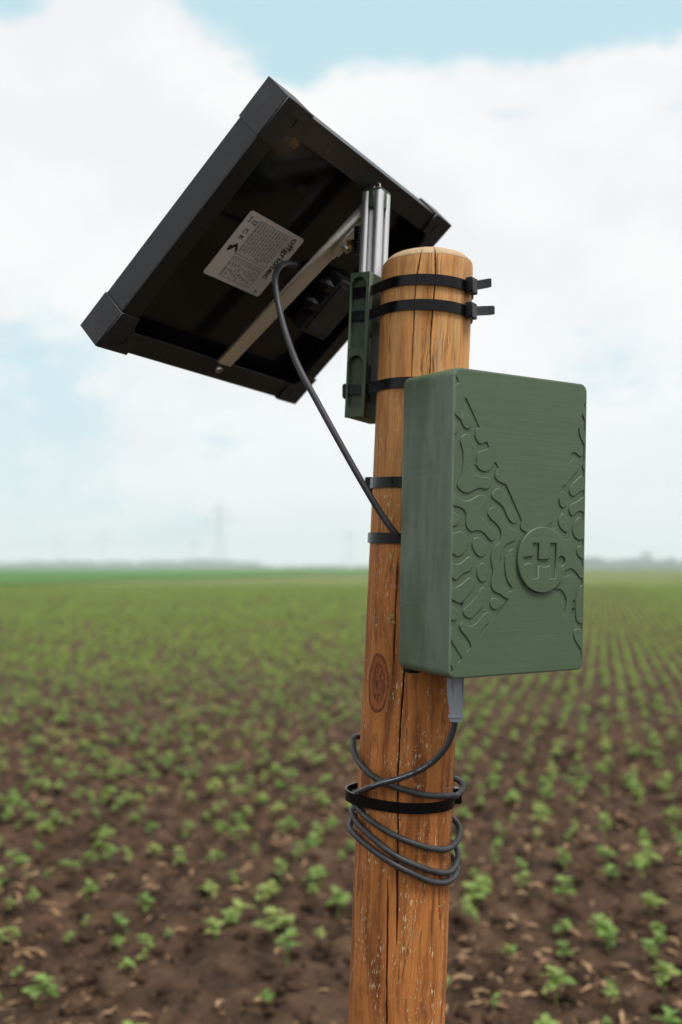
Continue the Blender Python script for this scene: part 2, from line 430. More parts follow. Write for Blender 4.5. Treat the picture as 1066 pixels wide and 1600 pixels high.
def b_soil(b, bs):
    p = wc(b)
    a = b.noise(p, 9, 6, .65); f = b.noise(p, 60, 5, .7); l = b.noise(p, 1.6, 3)
    c = b.mix(b.step(a, .3, .7), (.019, .011, .007), (.108, .064, .040))
    c = b.mix(b.m('MULTIPLY', b.step(f, .5, .75), .5), c, (.14, .086, .055))
    c = b.mix(b.m('MULTIPLY', b.step(l, .5, .75), .35), c, (.085, .054, .037))
    b.put(bs.inputs['Base Color'], c)
    h = b.m('ADD', a, b.m('MULTIPLY', f, .35))
    b.put(bs.inputs['Normal'], b.bump(h, 1.0, .03))
M_SOIL = mat('brown_soil', rough=.95, spec=.15, build=b_soil)
def b_leaf(b, bs):
    oi = b.n('ShaderNodeObjectInfo'); p = wc(b)
    n = b.noise(p, 14, 3, .6)
    c = b.mix(b.step(n, .3, .7), LEAF_A, LEAF_B)
    c = b.mix(b.m('MULTIPLY', b.step(b.noise(p, 2.3, 3), .45, .7), .75), c, LEAF_C)
    c = b.mix(b.m('MULTIPLY', b.step(b.noise(p, 7.0, 2), .52, .7), .5), c, (.12, .27, .08))
    c = b.mix(b.m('MULTIPLY', b.step(b.noise(p, 31.0, 2), .64, .72), .6), c, (.46, .42, .07))
    b.put(bs.inputs['Base Color'], c)
    tr = b.n('ShaderNodeBsdfTranslucent'); b.put(tr.inputs[0], b.mix(.5, c, (.40, .55, .08)))
    mx = b.n('ShaderNodeMixShader'); mx.inputs[0].default_value = .48
    o = b.nt.nodes['Material Output']
    b.nt.links.new(bs.outputs[0], mx.inputs[1]); b.nt.links.new(tr.outputs[0], mx.inputs[2]); b.nt.links.new(mx.outputs[0], o.inputs[0])
M_LEAF = mat('pea_leaf', rough=.5, spec=.22, build=b_leaf)
def b_straw(b, bs):
    p = wc(b)
    b.put(bs.inputs['Base Color'], b.mix(b.noise(p, 22, 3), (.17, .095, .05), (.60, .39, .21)))
M_STRAW = mat('dry_straw', rough=.8, build=b_straw)
def b_farcrop(b, bs):
    p = wc(b)
    q = b.vm('MULTIPLY', p, (.5, .12, 1))
    c = b.mix(b.step(b.noise(q, 1.0, 5, .65), .3, .7), FARC_A, FARC_B)
    c = b.mix(b.m('MULTIPLY', b.step(b.noise(b.vm('MULTIPLY', p, (.05, .015, 1)), 1.0, 3), .45, .7), .4), c, FARC_C)
    b.put(bs.inputs['Base Color'], c)
M_FARCROP = mat('far_crop_green', rough=.9, spec=.1, build=b_farcrop)
def b_meadow(b, bs):
    p = wc(b)
    c = b.mix(b.noise(b.vm('MULTIPLY', p, (.2, .05, 1)), 1.0, 4), (.045, .125, .022), (.075, .17, .034))
    b.put(bs.inputs['Base Color'], c)
M_MEADOW = mat('dense_green_crop', rough=.9, spec=.1, build=b_meadow)
def b_wooded(b, bs):
    b.put(bs.inputs['Base Color'], b.mix(b.noise(wc(b), .08, 4), (.012, .026, .014), (.03, .05, .026)))
M_WOODS = mat('far_foliage', rough=.9, spec=.1, build=b_wooded)
M_BARK = mat('dark_bark', (.05, .04, .03), .9, build=b_straw)
def b_lattice(b, bs):
    b.put(bs.inputs['Base Color'], b.mix(b.noise(wc(b), .5, 2), (.42, .43, .45), (.52, .53, .55)))
M_LATTICE = mat('galvanised_lattice', rough=.6, metal=.3, build=b_lattice)

# ------------------------------------------------------------------ ground
def axis_lines(lo, hi, step, far, ratio):
    a = list(np.arange(lo, hi + 1e-6, step)); s = step
    while a[-1] < far: s *= ratio; a.append(min(far, a[-1] + s))
    s = step; pre = [lo]
    while pre[-1] > -far: s *= ratio; pre.append(max(-far, pre[-1] - s))
    return np.array(pre[:0:-1] + a)
X = axis_lines(-2.4, 2.6, .020, 1750, 1.16); Y = axis_lines(1.5, 6.2, .020, 1750, 1.16)
ROW_A = R_(14.7); RD = (math.sin(ROW_A), math.cos(ROW_A)); RP2 = (math.cos(ROW_A), -math.sin(ROW_A)); ROW_W = .127
def ground_z(x, y):
    w = max(0.0, 1.0 - max(0.0, math.hypot(x, y) - 5.5) / 4.0)
    if w <= 0: return 0.0
    z = .034 * (mnoise.fractal((x * 2.6, y * 2.6, 1.3), .7, 2.2, 3)) + .028 * mnoise.fractal((x * 11, y * 11, 4.1), .75, 2.1, 3)
    n = mnoise.noise((x * 26, y * 26, 7.7)); z += .013 * max(0, n) 
    z += .006 * math.cos(2 * math.pi * (x * RP2[0] + y * RP2[1]) / ROW_W + math.pi)
    return z * w
V = np.empty((len(Y) * len(X), 3), np.float32); k = 0
for y in Y:
    for x in X:
        V[k] = (x, y, ground_z(x, y) if (-4 < x < 4.5 and 0 < y < 9) else 0.0); k += 1
nx, ny = len(X), len(Y)
I = np.arange(nx - 1)[None, :] + np.arange(ny - 1)[:, None] * nx
F = np.stack([I, I + 1, I + 1 + nx, I + nx], -1).reshape(-1, 4)
me = np_mesh('ground', V, F); smooth_mesh(me, 180)
obj('ground', me, M_SOIL, kind='structure')

# far crop canopy, where single plants merge
def sheet(name, poly, z, matl, **kw):
    m_ = MB(); m_.add([(x, y, z) for x, y in poly], [tuple(range(len(poly)))])
    return obj(name, m_.mesh(name), matl, **kw)
sheet('far_crop_field', [(-1740, 52), (1740, 52), (1740, 1740), (-1740, 1740)], .075, M_FARCROP, kind='structure')
mw = [(-900, 20), (-60, 42), (-18, 52), (-3.5, 112), (30, 215), (95, 330), (450, 700), (1100, 1300), (1100, 1700), (-1700, 1700), (-1700, 20)]
sheet('dense_green_field', mw, .13, M_MEADOW, kind='structure')

# ------------------------------------------------------------------ seedlings
def leaf_mesh(L, W, fold, droop, n=5):
    v = []; f = []
    for i in range(n + 1):
        t = i / n; w = W * .5 * math.sin(math.pi * min(1, t * .93 + .05)) ** .75; zc = -droop * t * t * L
        v += [(-w, t * L, zc + fold * w), (0, t * L, zc), (w, t * L, zc + fold * w)]
    for i in range(n):
        a = i * 3; f += [(a, a + 1, a + 4, a + 3), (a + 1, a + 2, a + 5, a + 4)]
    m_ = MB(); m_.add(v, f); return m_
LEAVES = [leaf_mesh(.030, .021, .35, .35), leaf_mesh(.024, .018, .25, .2), leaf_mesh(.019, .013, .45, .5)]
LEAF_ME = []
for i, lm in enumerate(LEAVES):
    me = lm.mesh('leaflet'); smooth_mesh(me, 180); me.materials.append(M_LEAF); LEAF_ME.append(me)
LV = [np.array(l.v) for l in LEAVES]; LF = [np.array(l.f) for l in LEAVES]
class Plant: pass
def make_variant(seed):
    r = random.Random(seed); P = Plant(); P.leaves = []
    h = r.uniform(.042, .088); lean = r.uniform(0, .5); big = r.uniform(.78, 1.3); la = r.uniform(0, 6.28)
    top = Vector((math.cos(la) * lean * h, math.sin(la) * lean * h, h))
    pts = [Vector((0, 0, -.01)), Vector((0, 0, h * .3)), top * .7 + Vector((0, 0, .0)), top]
    st = MB(); st.tube(pts, [.0024, .0021, .0018, .0012], 5, False); P.stem = st
    nodes = r.randint(3, 4); a0 = r.uniform(0, 6.28)
    for i in range(nodes):
        t = .38 + .62 * i / (nodes - 1); c = pts[1].lerp(top, t) if t > .3 else pts[1]
        a = a0 + i * 2.6 + r.uniform(-.4, .4)
        for s in (-1, 1):
            k = 0 if i < nodes - 1 else 1
            tilt = r.uniform(.05, .55) + .25 * (i == nodes - 1)
            P.leaves.append((k, Matrix.Translation(c) @ Matrix.Rotation(a + s * r.uniform(.5, 1.0), 4, 'Z') @ Matrix.Rotation(tilt, 4, 'X') @ Matrix.Rotation(s * .3, 4, 'Y') @ Matrix.Scale(big * r.uniform(.75, 1.25), 4)))
        P.leaves.append((2, Matrix.Translation(c) @ Matrix.Rotation(a + math.pi + r.uniform(-.6, .6), 4, 'Z') @ Matrix.Rotation(r.uniform(.3, .9), 4, 'X') @ Matrix.Scale(r.uniform(.8, 1.3), 4)))
    vs_ = []; fs = []; n = 0
    sv = np.array([tuple(p) for p in st.v]); vs_.append(sv); fs.append(np.array(st.f)); n = len(sv)
    for kk, M in P.leaves:
        A = np.array(M); vv = LV[kk] @ A[:3, :3].T + A[:3, 3]; vs_.append(vv); fs.append(LF[kk] + n); n += len(vv)
    P.V = np.concatenate(vs_); P.F = np.concatenate(fs)
    P.me = np_mesh('pea_seedling', P.V, P.F); smooth_mesh(P.me, 180); P.me.materials.append(M_LEAF)
    P.stem_me = st.mesh('stem'); P.stem_me.materials.append(M_LEAF)
    # light version for the middle distance: single leaf faces
    P.LVv = []; lf = []; n = 0
    for kk, M in P.leaves:
        A = np.array(M); q = np.array([(-.010, .012, .006), (0, 0, 0), (.010, .012, .006), (0, .027, .004)]) * 1.25
        P.LVv.append(q @ A[:3, :3].T + A[:3, 3]); lf.append([(n + 1, n + 2, n + 3, n)]); n += 4
    P.LVv = np.concatenate(P.LVv); P.LF = np.concatenate([np.array(x) for x in lf])
    return P
VAR = [make_variant(s) for s in (3, 8, 15, 21, 34, 47, 52, 61, 70, 83, 95, 104)]
plants = []
kmax = int(60 / ROW_W)
for ri in range(-700, 700):
    c = ri * ROW_W; rr = random.Random(ri * 77 + 5); s = 0.5
    while s < 62:
        s += rr.expovariate(1 / .070) + .035
        j = rr.gauss(0, .009)
        x = RP2[0] * c + RD[0] * s + RP2[0] * j; y = RP2[1] * c + RD[1] * s + RP2[1] * j
        if y < 1.7 or y > 60: continue
        if abs(x) > .39 * y + 0.75: continue
        dens = .74 if y > 4.2 else .42 + .32 * (y - 1.7) / 2.5
        if mnoise.noise((x * 2.3, y * 1.7, 3.3)) * .30 + rr.random() > dens + (.08 if y > 7 else 0): continue
        if rr.random() < (0.25 if y > 25 else 0): continue
        plants.append((x, y, (rr.uniform(.5, 1.15) if y < 8 else rr.uniform(.6, 1.15)), rr.uniform(0, 6.28), rr.randrange(len(VAR))))
def screen(x, y):  # does the photo show it?
    return abs(x) < .3426 * y * 1.02 + .05
vis = sorted([p for p in plants if screen(p[0], p[1]) and p[1] > 2.1], key=lambda p: p[1])
near = vis[:300]; near_set = set(map(id, near))
rest = [p for p in plants if id(p) not in near_set]
def post_side(p): return p[0] < p[1] * .066
for i, (x, y, sc, a, vi) in enumerate(near):
    P = VAR[vi]; M = Matrix.Translation((x, y, ground_z(x, y))) @ Matrix.Rotation(a, 4, 'Z') @ Matrix.Diagonal((sc, sc, sc * .8, 1))
    side = 'left' if post_side((x, y)) else 'right'
    if i < 60:
        o = empty('pea_seedling', M, label='leafy green seedling standing in bare soil nearest the camera, %s of the post' % side, cat='seedling',
                  group='nearest seedlings %s of the post' % side)
        obj('stem', P.stem_me, None, o)
        for kk, Ml in P.leaves: obj('leaflet', LEAF_ME[kk], None, o, Ml)
    else:
        o = obj('pea_seedling', P.me, None, None, M, label='small green seedling in the drilled rows further back, %s of the post' % side, cat='seedling',
                group='seedlings of the second rank %s of the post' % side)
def batch(lst, light):
    Vs = []; Fs = []; n = 0
    for x, y, sc, a, vi in lst:
        P = VAR[vi]; v = P.LVv if light else P.V; f = P.LF if light else P.F
        ca, sa = math.cos(a) * sc, math.sin(a) * sc
        vv = np.empty_like(v); vv[:, 0] = v[:, 0] * ca - v[:, 1] * sa + x; vv[:, 1] = v[:, 0] * sa + v[:, 1] * ca + y; vv[:, 2] = v[:, 2] * sc * .78 + (ground_z(x, y) if y < 9 else 0)
        Vs.append(vv); Fs.append(f + n); n += len(vv)
    return np.concatenate(Vs), np.concatenate(Fs)
V1, F1 = batch([p for p in rest if p[1] < 9], False)
me = np_mesh('seedling_rows', V1, F1); smooth_mesh(me, 180)
obj('seedling_rows', me, M_LEAF, label='rows of small green seedlings merging together behind the nearest ones', cat='seedlings', kind='stuff')
V2, F2 = batch([p for p in rest if p[1] >= 9], True)
me = np_mesh('distant_seedling_rows', V2, F2); smooth_mesh(me, 180)
obj('distant_seedling_rows', me, M_LEAF, label='distant seedling rows blurring into an olive green field', cat='seedlings', kind='stuff')

# ------------------------------------------------------------------ straw and clods
def straw_mesh(r):
    L = r.choice((.014, .02, .028, .035, .05, .075)) * r.uniform(.8, 1.2); w = r.choice((.0025, .004, .007, .012)) * r.uniform(.8, 1.2); c = r.uniform(-2.2, 2.2); n = 6; v = []
    for i in range(n + 1):
        t = i / n - .5; a = c * t; px = L * t * math.cos(a * .5); py = L * t * math.sin(a) * .5; pz = .004 + .008 * (.25 - t * t) * r.uniform(.5, 2)
        ww = w * (1 - .6 * abs(2 * t) ** 2) * .5
        ww *= r.uniform(.55, 1.3); py += r.uniform(-.15, .15) * w; pz += r.uniform(-.002, .003)
        v += [(px, py - ww, pz), (px, py, pz + ww * .8), (px, py + ww, pz), (px, py, pz - ww * .3)]
    f = []
    for i in range(n):
        for k in range(4): l = (k + 1) % 4; f.append((i * 4 + k, i * 4 + l, i * 4 + 4 + l, i * 4 + 4 + k))
    return np.array(v), np.array(f)
sr = random.Random(11)
SV = [straw_mesh(sr) for _ in range(26)]
S_ME = []
for v, f in SV:
    me = np_mesh('straw_piece', v, f); smooth_mesh(me, 180); me.materials.append(M_STRAW); S_ME.append(me)
straws = []
while len(straws) < 24000:
    y = 1.7 + 24 * sr.random() ** 1.45; x = sr.uniform(-1, 1) * (.39 * y + .7)
    if y < 5 and sr.random() < .22: continue
    if mnoise.noise((x * 1.6, y * 1.2, 9.1)) + sr.uniform(-.5, .5) < -.05: continue
    straws.append((x, y, sr.uniform(.25, 1.05) ** 1.6, sr.uniform(0, 6.28), sr.randrange(len(SV)), sr.uniform(-.35, .35)))
sv_ = sorted([s for s in straws if screen(s[0], s[1]) and 2.15 < s[1] < 4.2], key=lambda s: -s[2] / s[1])[:70]
sset = set(map(id, sv_))
for x, y, sc, a, vi, tl in sv_:
    side = 'left' if post_side((x, y)) else 'right'
    obj('straw_piece', S_ME[vi], None, None, Matrix.Translation((x, y, ground_z(x, y) + .003)) @ Matrix.Rotation(a, 4, 'Z') @ Matrix.Rotation(tl, 4, 'Y') @ Matrix.Scale(sc * .9, 4),
        label='tan scrap of dry straw lying on the near soil, %s of the post' % side, cat='straw', group='larger straw scraps on the soil %s of the post' % side)
Vs = []; Fs = []; n = 0
for s in straws:
    if id(s) in sset: continue
    x, y, sc, a, vi, tl = s; v, f = SV[vi]; ca, sa = math.cos(a) * sc, math.sin(a) * sc
    vv = np.stack([v[:, 0] * ca - v[:, 1] * sa + x, v[:, 0] * sa + v[:, 1] * ca + y, v[:, 2] * sc + v[:, 0] * tl * sc + .004 + ground_z(x, y)], 1)
    Vs.append(vv); Fs.append(f + n); n += len(vv)
me = np_mesh('straw_litter', np.concatenate(Vs), np.concatenate(Fs)); smooth_mesh(me, 180)
obj('straw_litter', me, M_STRAW, label='fine litter of dry straw scattered over the field soil', cat='straw litter', kind='stuff')
def clod(r):
    v = []; f = []; n = 7; rings = 4
    for j in range(rings + 1):
        th = math.pi * j / rings
        for i in range(n):
            a = 2 * math.pi * i / n + j * .4; q = 1 + r.uniform(-.28, .28)
            v.append((q * math.sin(th) * math.cos(a), q * math.sin(th) * math.sin(a) * .85, q * math.cos(th) * .62))
    for j in range(rings):
        for i in range(n): l = (i + 1) % n; f.append((j * n + i, j * n + l, j * n + n + l, j * n + n + i))
    return np.array(v), np.array(f)[:, ::-1]
CV = [clod(sr) for _ in range(8)]
Vs = []; Fs = []; n = 0
for _ in range(9000):
    y = 1.6 + 7.5 * sr.random() ** 1.5; x = sr.uniform(-1, 1) * (.39 * y + .6); s = .004 + .022 * sr.random() ** 3.0; a = sr.uniform(0, 6.28); v, f = CV[sr.randrange(8)]
    ca, sa = math.cos(a) * s, math.sin(a) * s
    Vs.append(np.stack([v[:, 0] * ca - v[:, 1] * sa + x, v[:, 0] * sa + v[:, 1] * ca + y, v[:, 2] * s + ground_z(x, y) + s * .2], 1)); Fs.append(f + n); n += len(v)
me = np_mesh('soil_clods', np.concatenate(Vs), np.concatenate(Fs)); smooth_mesh(me, 180)
obj('soil_clods', me, M_SOIL, label='loose crumbs and clods of brown field soil', cat='soil', kind='stuff')

# ------------------------------------------------------------------ wooden post
def ax(z): return Vector((.0699 + .0441 * (z - 1.0395), .9188 - .0173 * (z - 1.0395)))
def pr(z): return .042 + .003 * (1.27 - z)
AXIS = Vector((.0441, -.0173, 1)).normalized()
CRACKS = [  # (angle deg, z) paths, half width m, depth m
    ([(-85.4, 1.30), (-85.4, 1.278), (-83.6, 1.26), (-84.7, 1.237), (-86.7, 1.2025), (-85.9, 1.174), (-86.5, 1.12)], .00048, .005),
    ([(-102, 1.30), (-103.3, 1.279), (-107, 1.26), (-108.1, 1.237), (-108.1, 1.197), (-108.2, 1.171), (-109, 1.13)], .00042, .0045),
    ([(-135.9, 1.279), (-136.8, 1.264), (-137.1, 1.24), (-136, 1.225)], .0004, .002),
    ([(-43.9, 1.25), (-43.1, 1.20), (-44, 1.17)], .0003, .0015),
    ([(-101.2, .93), (-101.6, .9088), (-103.5, .8642), (-104.3, .8254), (-101.2, .7703), (-99.5, .7265), (-97.2, .672)], .00055, .008),
    ([(-111, .73), (-110.2, .7176), (-108.2, .6713), (-107.7, .6495), (-105.2, .6063), (-104, .45)], .00055, .008),
    ([(-45, .74), (-44.9, .7205), (-43.6, .7036), (-37.1, .674)], .0007, .004),
    ([(-115, 1.01), (-115, .9927), (-115.4, .9589), (-115, .914), (-114, .90)], .0006, .005),
    ([(-33.8, .8841), (-39.5, .8507), (-41, .8227)], .0004, .002),
]
def crack_at(ph, z):
    best = 0.0
    for path, hw, dp in CRACKS:
        zs = [p[1] for p in path]
        if z > zs[0] or z < zs[-1]: continue
        for (a0, z0), (a1, z1) in zip(path, path[1:]):
            if z1 <= z <= z0:
                t = (z0 - z) / max(1e-6, z0 - z1); a = a0 + (a1 - a0) * t; break
        a += .5 * mnoise.noise((a0 * .1, z * 60, hw * 9000)) + .25 * mnoise.noise((3.3, z * 210, hw * 9000))
        e = min(1.0, (zs[0] - z) / .02 if zs[0] < 1.29 else 1.0, (z - zs[-1]) / .03)
        w = hw * (.45 + .55 * e) * (.8 + .4 * mnoise.noise((z * 40, hw * 5000, 1)))
        dd = abs(R_(ph - a)) * .043
        best = max(best, max(0.0, min(1.0, (w * 1.6 - dd) / (w * .9))) * min(1, e * 2) * dp / .008)
    return best
angs = list(np.arange(-200, 20, .5)) + list(np.arange(20, 160, 4.0))
zs = list(np.arange(-.35, .58, .08)) + list(np.arange(.58, 1.2765, .0042)) + [1.2775]
dome = [(1.2800, .0004), (1.2825, .0018), (1.2850, .0042), (1.2874, .0076), (1.2895, .0120), (1.2912, .0175), (1.2922, .024), (1.2928, .032), (1.293, .0415)]
rows_ = [(z, 0.0) for z in zs] + dome
nA = len(angs); V = []; CR = []; UV = []
for z, inset in rows_:
    c = ax(z); R0 = pr(min(z, 1.2775)) - inset
    for a in angs:
        w = mnoise.noise((math.cos(R_(a)) * 1.3, math.sin(R_(a)) * 1.3, z * 3.0)) * .0009
        cr = crack_at(a, z) if -195 < a < 15 and z > .4 else 0.0
        if inset > .03: cr = 0
        ku = (R_(a) * .043 - KNOT_U) / .0115; kv = (z - KNOT_V) / .0265; kd = math.hypot(ku, kv)
        kb = .0016 * math.exp(-((kd - 1.0) / .28) ** 2) - .0012 * math.exp(-(kd / .6) ** 2) if kd < 2.5 else 0
        r = R0 + (w if inset < .02 else w * .3) + kb - cr * .008 * (1 if inset < .02 else .5)
        r = max(r, .0004)
        V.append((c.x + r * math.cos(R_(a)), c.y + r * math.sin(R_(a)), z + (mnoise.noise((r * 90 * math.cos(R_(a)), r * 90 * math.sin(R_(a)), 2)) * .0007 if inset > .001 else 0)))
        CR.append(min(1.0, cr * 1.5)); UV.append((R_(a) * .043, z))
nR = len(rows_)
I = np.arange(nA)[None, :] + np.arange(nR - 1)[:, None] * nA; J = (np.arange(nA)[None, :] + 1) % nA + np.arange(nR - 1)[:, None] * nA
F = np.stack([I, J, J + nA, I + nA], -1).reshape(-1, 4)
me = np_mesh('wooden_post', np.array(V), F)
at_ = me.attributes.new('crack', 'FLOAT', 'POINT'); at_.data.foreach_set('value', CR)
uvl = me.uv_layers.new(name='UVMap')
li = np.empty(len(me.loops), np.int32); me.loops.foreach_get('vertex_index', li)
uvl.data.foreach_set('uv', np.array(UV, np.float32)[li].ravel())
smooth_mesh(me, 180)
post = obj('wooden_post', me, M_WOOD, label='round weathered pine post leaning slightly, with cracks, a knot and a domed top', cat='post')
# torn sliver of wood by the long crack
sl = MB()
for q, (da, dzz, hw_, hh_) in enumerate(((0, 0, .0022, .0016), (-3, -.004, .0015, .0026), (2, -.006, .0018, .0014), (-1.5, .004, .0010, .0012))):
    a = R_(-119 + da); z = .9575 + dzz; c = ax(z); rr = pr(z) + .0003
    sl.box((0, 0, 0), (.0007, hw_, hh_), Matrix.Translation((c.x + rr * math.cos(a), c.y + rr * math.sin(a), z)) @ Matrix.Rotation(a, 4, 'Z') @ Matrix.Rotation(.35 * (q - 1.5), 4, 'X') @ Matrix.Rotation(.25, 4, 'Y'))
M_SPL = mat('fresh_splinter', (.5, .3, .1), .7, build=lambda b, bs: b.put(bs.inputs['Base Color'], b.mix(b.noise(oc(b), 500, 3), (.24, .12, .035), (.55, .36, .14))))
bevel(obj('wood_splinter', sl.mesh('wood_splinter'), M_SPL, post), .0005, 2)

# ------------------------------------------------------------------ rail and holder
H2 = Vector((-.866, .5))                 # from the post towards the panel
OFF = .0575
def rail_c(z): c = ax(z) + H2 * OFF; return Vector((c.x, c.y, z))
E1 = Vector((.866, -.5, 0)); E3 = AXIS.copy(); E1 = (E1 - E3 * E1.dot(E3)).normalized(); E2 = E3.cross(E1)   # E1 towards the post, E2 to the back right
def frame_at(z): return Matrix.Translation(rail_c(z)) @ Matrix((E1, E2, E3)).transposed().to_4x4()
def slot_profile(h=.010, so=.0031, si=.0055, d1=.0018, d2=.0058, r=.0008):
    q = [(h, h), (so, h), (so, h - d1), (si, h - d1), (si * .55, h - d2), (-si * .55, h - d2), (-si, h - d1), (-so, h - d1), (-so, h)]
    out = []
    for k in range(4):
        ca, sa = [(1, 0), (0, 1), (-1, 0), (0, -1)][k]
        out += [(x * ca - y * sa, x * sa + y * ca) for x, y in q]
    return out
railM = frame_at(1.15); LR = 1.3605 - 1.15
rail = empty('mounting_rail', railM, label='slotted silver aluminium rail strapped upright beside the post top', cat='rail')
prof = slot_profile(); n = len(prof); m_ = MB()
m_.add([(x, y, 0) for x, y in prof] + [(x, y, LR) for x, y in prof], [(i, (i + 1) % n, n + (i + 1) % n, n + i) for i in range(n)])
me = prism('extrusion', [prof], 0, LR); me.transform(Matrix.Rotation(R_(90), 4, 'X') @ Matrix.Scale(1, 4)); 
# prism lies in (x, z) extruded along y; turned so that it stands along z
me.transform(Matrix.Translation((0, 0, 0)))
zmin = min(v.co.z for v in me.vertices); me.transform(Matrix.Translation((0, 0, -zmin)))
o = obj('extrusion', me, M_ALU, rail)
cap = MB(); cap.box((0, 0, LR + .0011), (.0102, .0102, .0011))
for dx_, dy_ in ((1, 0), (-1, 0), (0, 1), (0, -1)):
    cap.box((dx_ * .0082, dy_ * .0082, LR - .008), (.0021 if dx_ else .0029, .0021 if dy_ else .0029, .008))
bevel(obj('end_cap', cap.mesh('end_cap'), M_HOLDER, rail), .0004, 1)
ring = MB(); ring.tube([(math.cos(t) * .0032, 0, LR + .0072 + math.sin(t) * .0032) for t in np.linspace(-1.57, 4.71, 25)], .0011, 8)
ring.lathe([(.0016, LR + .002), (.0016, LR + .0042)], 10)
obj('eye_bolt', ring.mesh('eye_bolt'), M_STEEL, rail, smooth=True)

holder_z0, holder_z1 = 1.1405, 1.2775; HL = holder_z1 - holder_z0
holder = empty('rail_holder', frame_at(holder_z0), label='olive green printed bracket clasping the rail foot against the post', cat='bracket')
# left visible face points along -E2: body block, then the raised rim with arched pockets
bd = MB(); bd.box((0, .0030, HL / 2), (.0105, .0217, HL / 2))
bevel(obj('body', bd.mesh('body'), M_HOLDER, holder), .0008, 2)
z2 = .064; q_ = .0105
rim = [(-q_, 0), (q_, 0), (q_, HL), (-q_, HL)]
def pocket(z0, z1, xr=.0066, xl=-.0094):
    m_x = (xl + xr) / 2; w = (xr - xl) / 2
    return [(xl, z0), (xr, z0)] + [(m_x + w * math.cos(t), z1 - .0085 + .0085 * math.sin(t)) for t in np.linspace(0, math.pi, 13)]
obj('pocket_rim', prism('pocket_rim', [rim, pocket(z2 + .001, HL - .0045), pocket(.009, z2 - .006)], -.0247, -.0183, .0005), M_HOLDER, holder)
for zc, hh in ((.078, .0022), (.032, .017)):
    s_ = MB(); s_.box((.0107, -.0175, zc), (.0005, .0016, hh))
    obj('slot', s_.mesh('slot'), M_INK, holder)
# clamp joint between rail and panel bar
hb = MB()
for k in range(9): hb.lathe([(.0048, k * .0030), (.0056, k * .0030 + .0008), (.0056, k * .0030 + .0022), (.0048, k * .0030 + .003)], 14)
o = obj('ribbed_knob', hb.mesh('ribbed_knob'), M_TIE, rail, Matrix.Translation((-.0158, -.002, LR - .058)))
nb = MB(); nb.lathe([(.0042, 0), (.0042, .005)], 6)
obj('nut', nb.mesh('nut'), M_BRASS, rail, Matrix.Translation((-.0215, -.004, LR - .047)) @ Matrix.Rotation(R_(-90), 4, 'Y'))

# ------------------------------------------------------------------ solar panel
PM = Matrix(((.48769926, -.5826064, .6501686, -.21948541), (.87293921, .33503715, -.35458037, .879208), (-.01124984, .74048625, .67197734, 1.19768108), (0, 0, 0, 1)))
PW, PH, PT = .3369, .272, .0283
panel = empty('solar_panel', PM, label='black framed solar panel seen from behind, tilted beside the post top', cat='solar panel')
LIP = .022; g_ = .0021
def rail_bar(name, c, h):
    m_ = MB(); m_.box(c, h); return bevel(obj(name, m_.mesh(name), M_FRAME, panel), .0006, 2)
rail_bar('frame_side', (g_ + .001, PT / 2 + .001, PH / 2), (.001, PT / 2 - .001, PH / 2 - g_))
rail_bar('frame_side', (PW - g_ - .001, PT / 2 + .001, PH / 2), (.001, PT / 2 - .001, PH / 2 - g_))
rail_bar('frame_side', (PW / 2, PT / 2 + .001, g_ + .001), (PW / 2 - g_ - .0021, PT / 2 - .001, .001))
rail_bar('frame_side', (PW / 2, PT / 2 + .001, PH - g_ - .001), (PW / 2 - g_ - .0021, PT / 2 - .001, .001))
rail_bar('frame_lip', (g_ + LIP / 2, .0017, PH / 2), (LIP / 2, .0008, PH / 2 - g_ - .0005))
rail_bar('frame_lip', (PW - g_ - LIP / 2, .0017, PH / 2), (LIP / 2, .0008, PH / 2 - g_ - .0005))
rail_bar('frame_lip', (PW / 2, .0013, g_ + LIP / 2), (PW / 2 - g_ - .0015, .0008, LIP / 2))
rail_bar('frame_lip', (PW / 2, .0013, PH - g_ - LIP / 2), (PW / 2 - g_ - .0015, .0008, LIP / 2))
m_ = MB(); m_.box((PW / 2, PT - .0060, PH / 2), (PW / 2 - .0035, .0012, PH / 2 - .0035)); obj('backsheet', m_.mesh('backsheet'), M_BACK, panel)
m_ = MB(); m_.box((PW / 2, PT - .0030, PH / 2), (PW / 2 - .0035, .0016, PH / 2 - .0035)); obj('cell_glass', m_.mesh('cell_glass'), M_GLASS, panel)
CAPL = .040
for cx, cz in ((0, 0), (0, 1), (1, 0), (1, 1)):
    def P_(x, z): return (x if not cx else PW - x, z if not cz else PH - z)
    c_ = MB()
    def bx(x0, x1, y0, y1, z0, z1):
        a = P_(x0, z0); q = P_(x1, z1)
        c_.box(((a[0] + q[0]) / 2, (y0 + y1) / 2, (a[1] + q[1]) / 2), (abs(q[0] - a[0]) / 2, abs(y1 - y0) / 2, abs(q[1] - a[1]) / 2))
    t = .0019
    bx(0, t, 0, PT, 0, CAPL); bx(t, CAPL, 0, PT, 0, t)                      # two side walls
    o = obj('corner_cap', c_.mesh('corner_cap'), M_CAP, panel); bevel(o, .0005, 2)
    pl_ = [P_(*q) for q in [(.0005, .0005), (CAPL, .0005), (CAPL, .024), (.031, .024), (.026, .030), (.024, CAPL), (.0005, CAPL)]]
    obj('cap_plate', prism('cap_plate', [pl_], -.0014, .0004, .0003), M_CAP, o)
    fl_ = [P_(*q) for q in [(.0005, .0005), (CAPL, .0005), (CAPL, .010), (.010, CAPL), (.0005, CAPL)]]
    obj('cap_plate', prism('cap_plate', [fl_], PT - .0008, PT + .0003, .0002), M_CAP, o)
    rb = MB()
    a = P_(.018, .010); rb.box((a[0], -.0018, a[1]), (.0085, .0005, .0005)); a = P_(.0262, .014); rb.box((a[0], -.0018, a[1]), (.0005, .0005, .0045))
    obj('moulded_ridge', rb.mesh('moulded_ridge'), M_CAP, o)
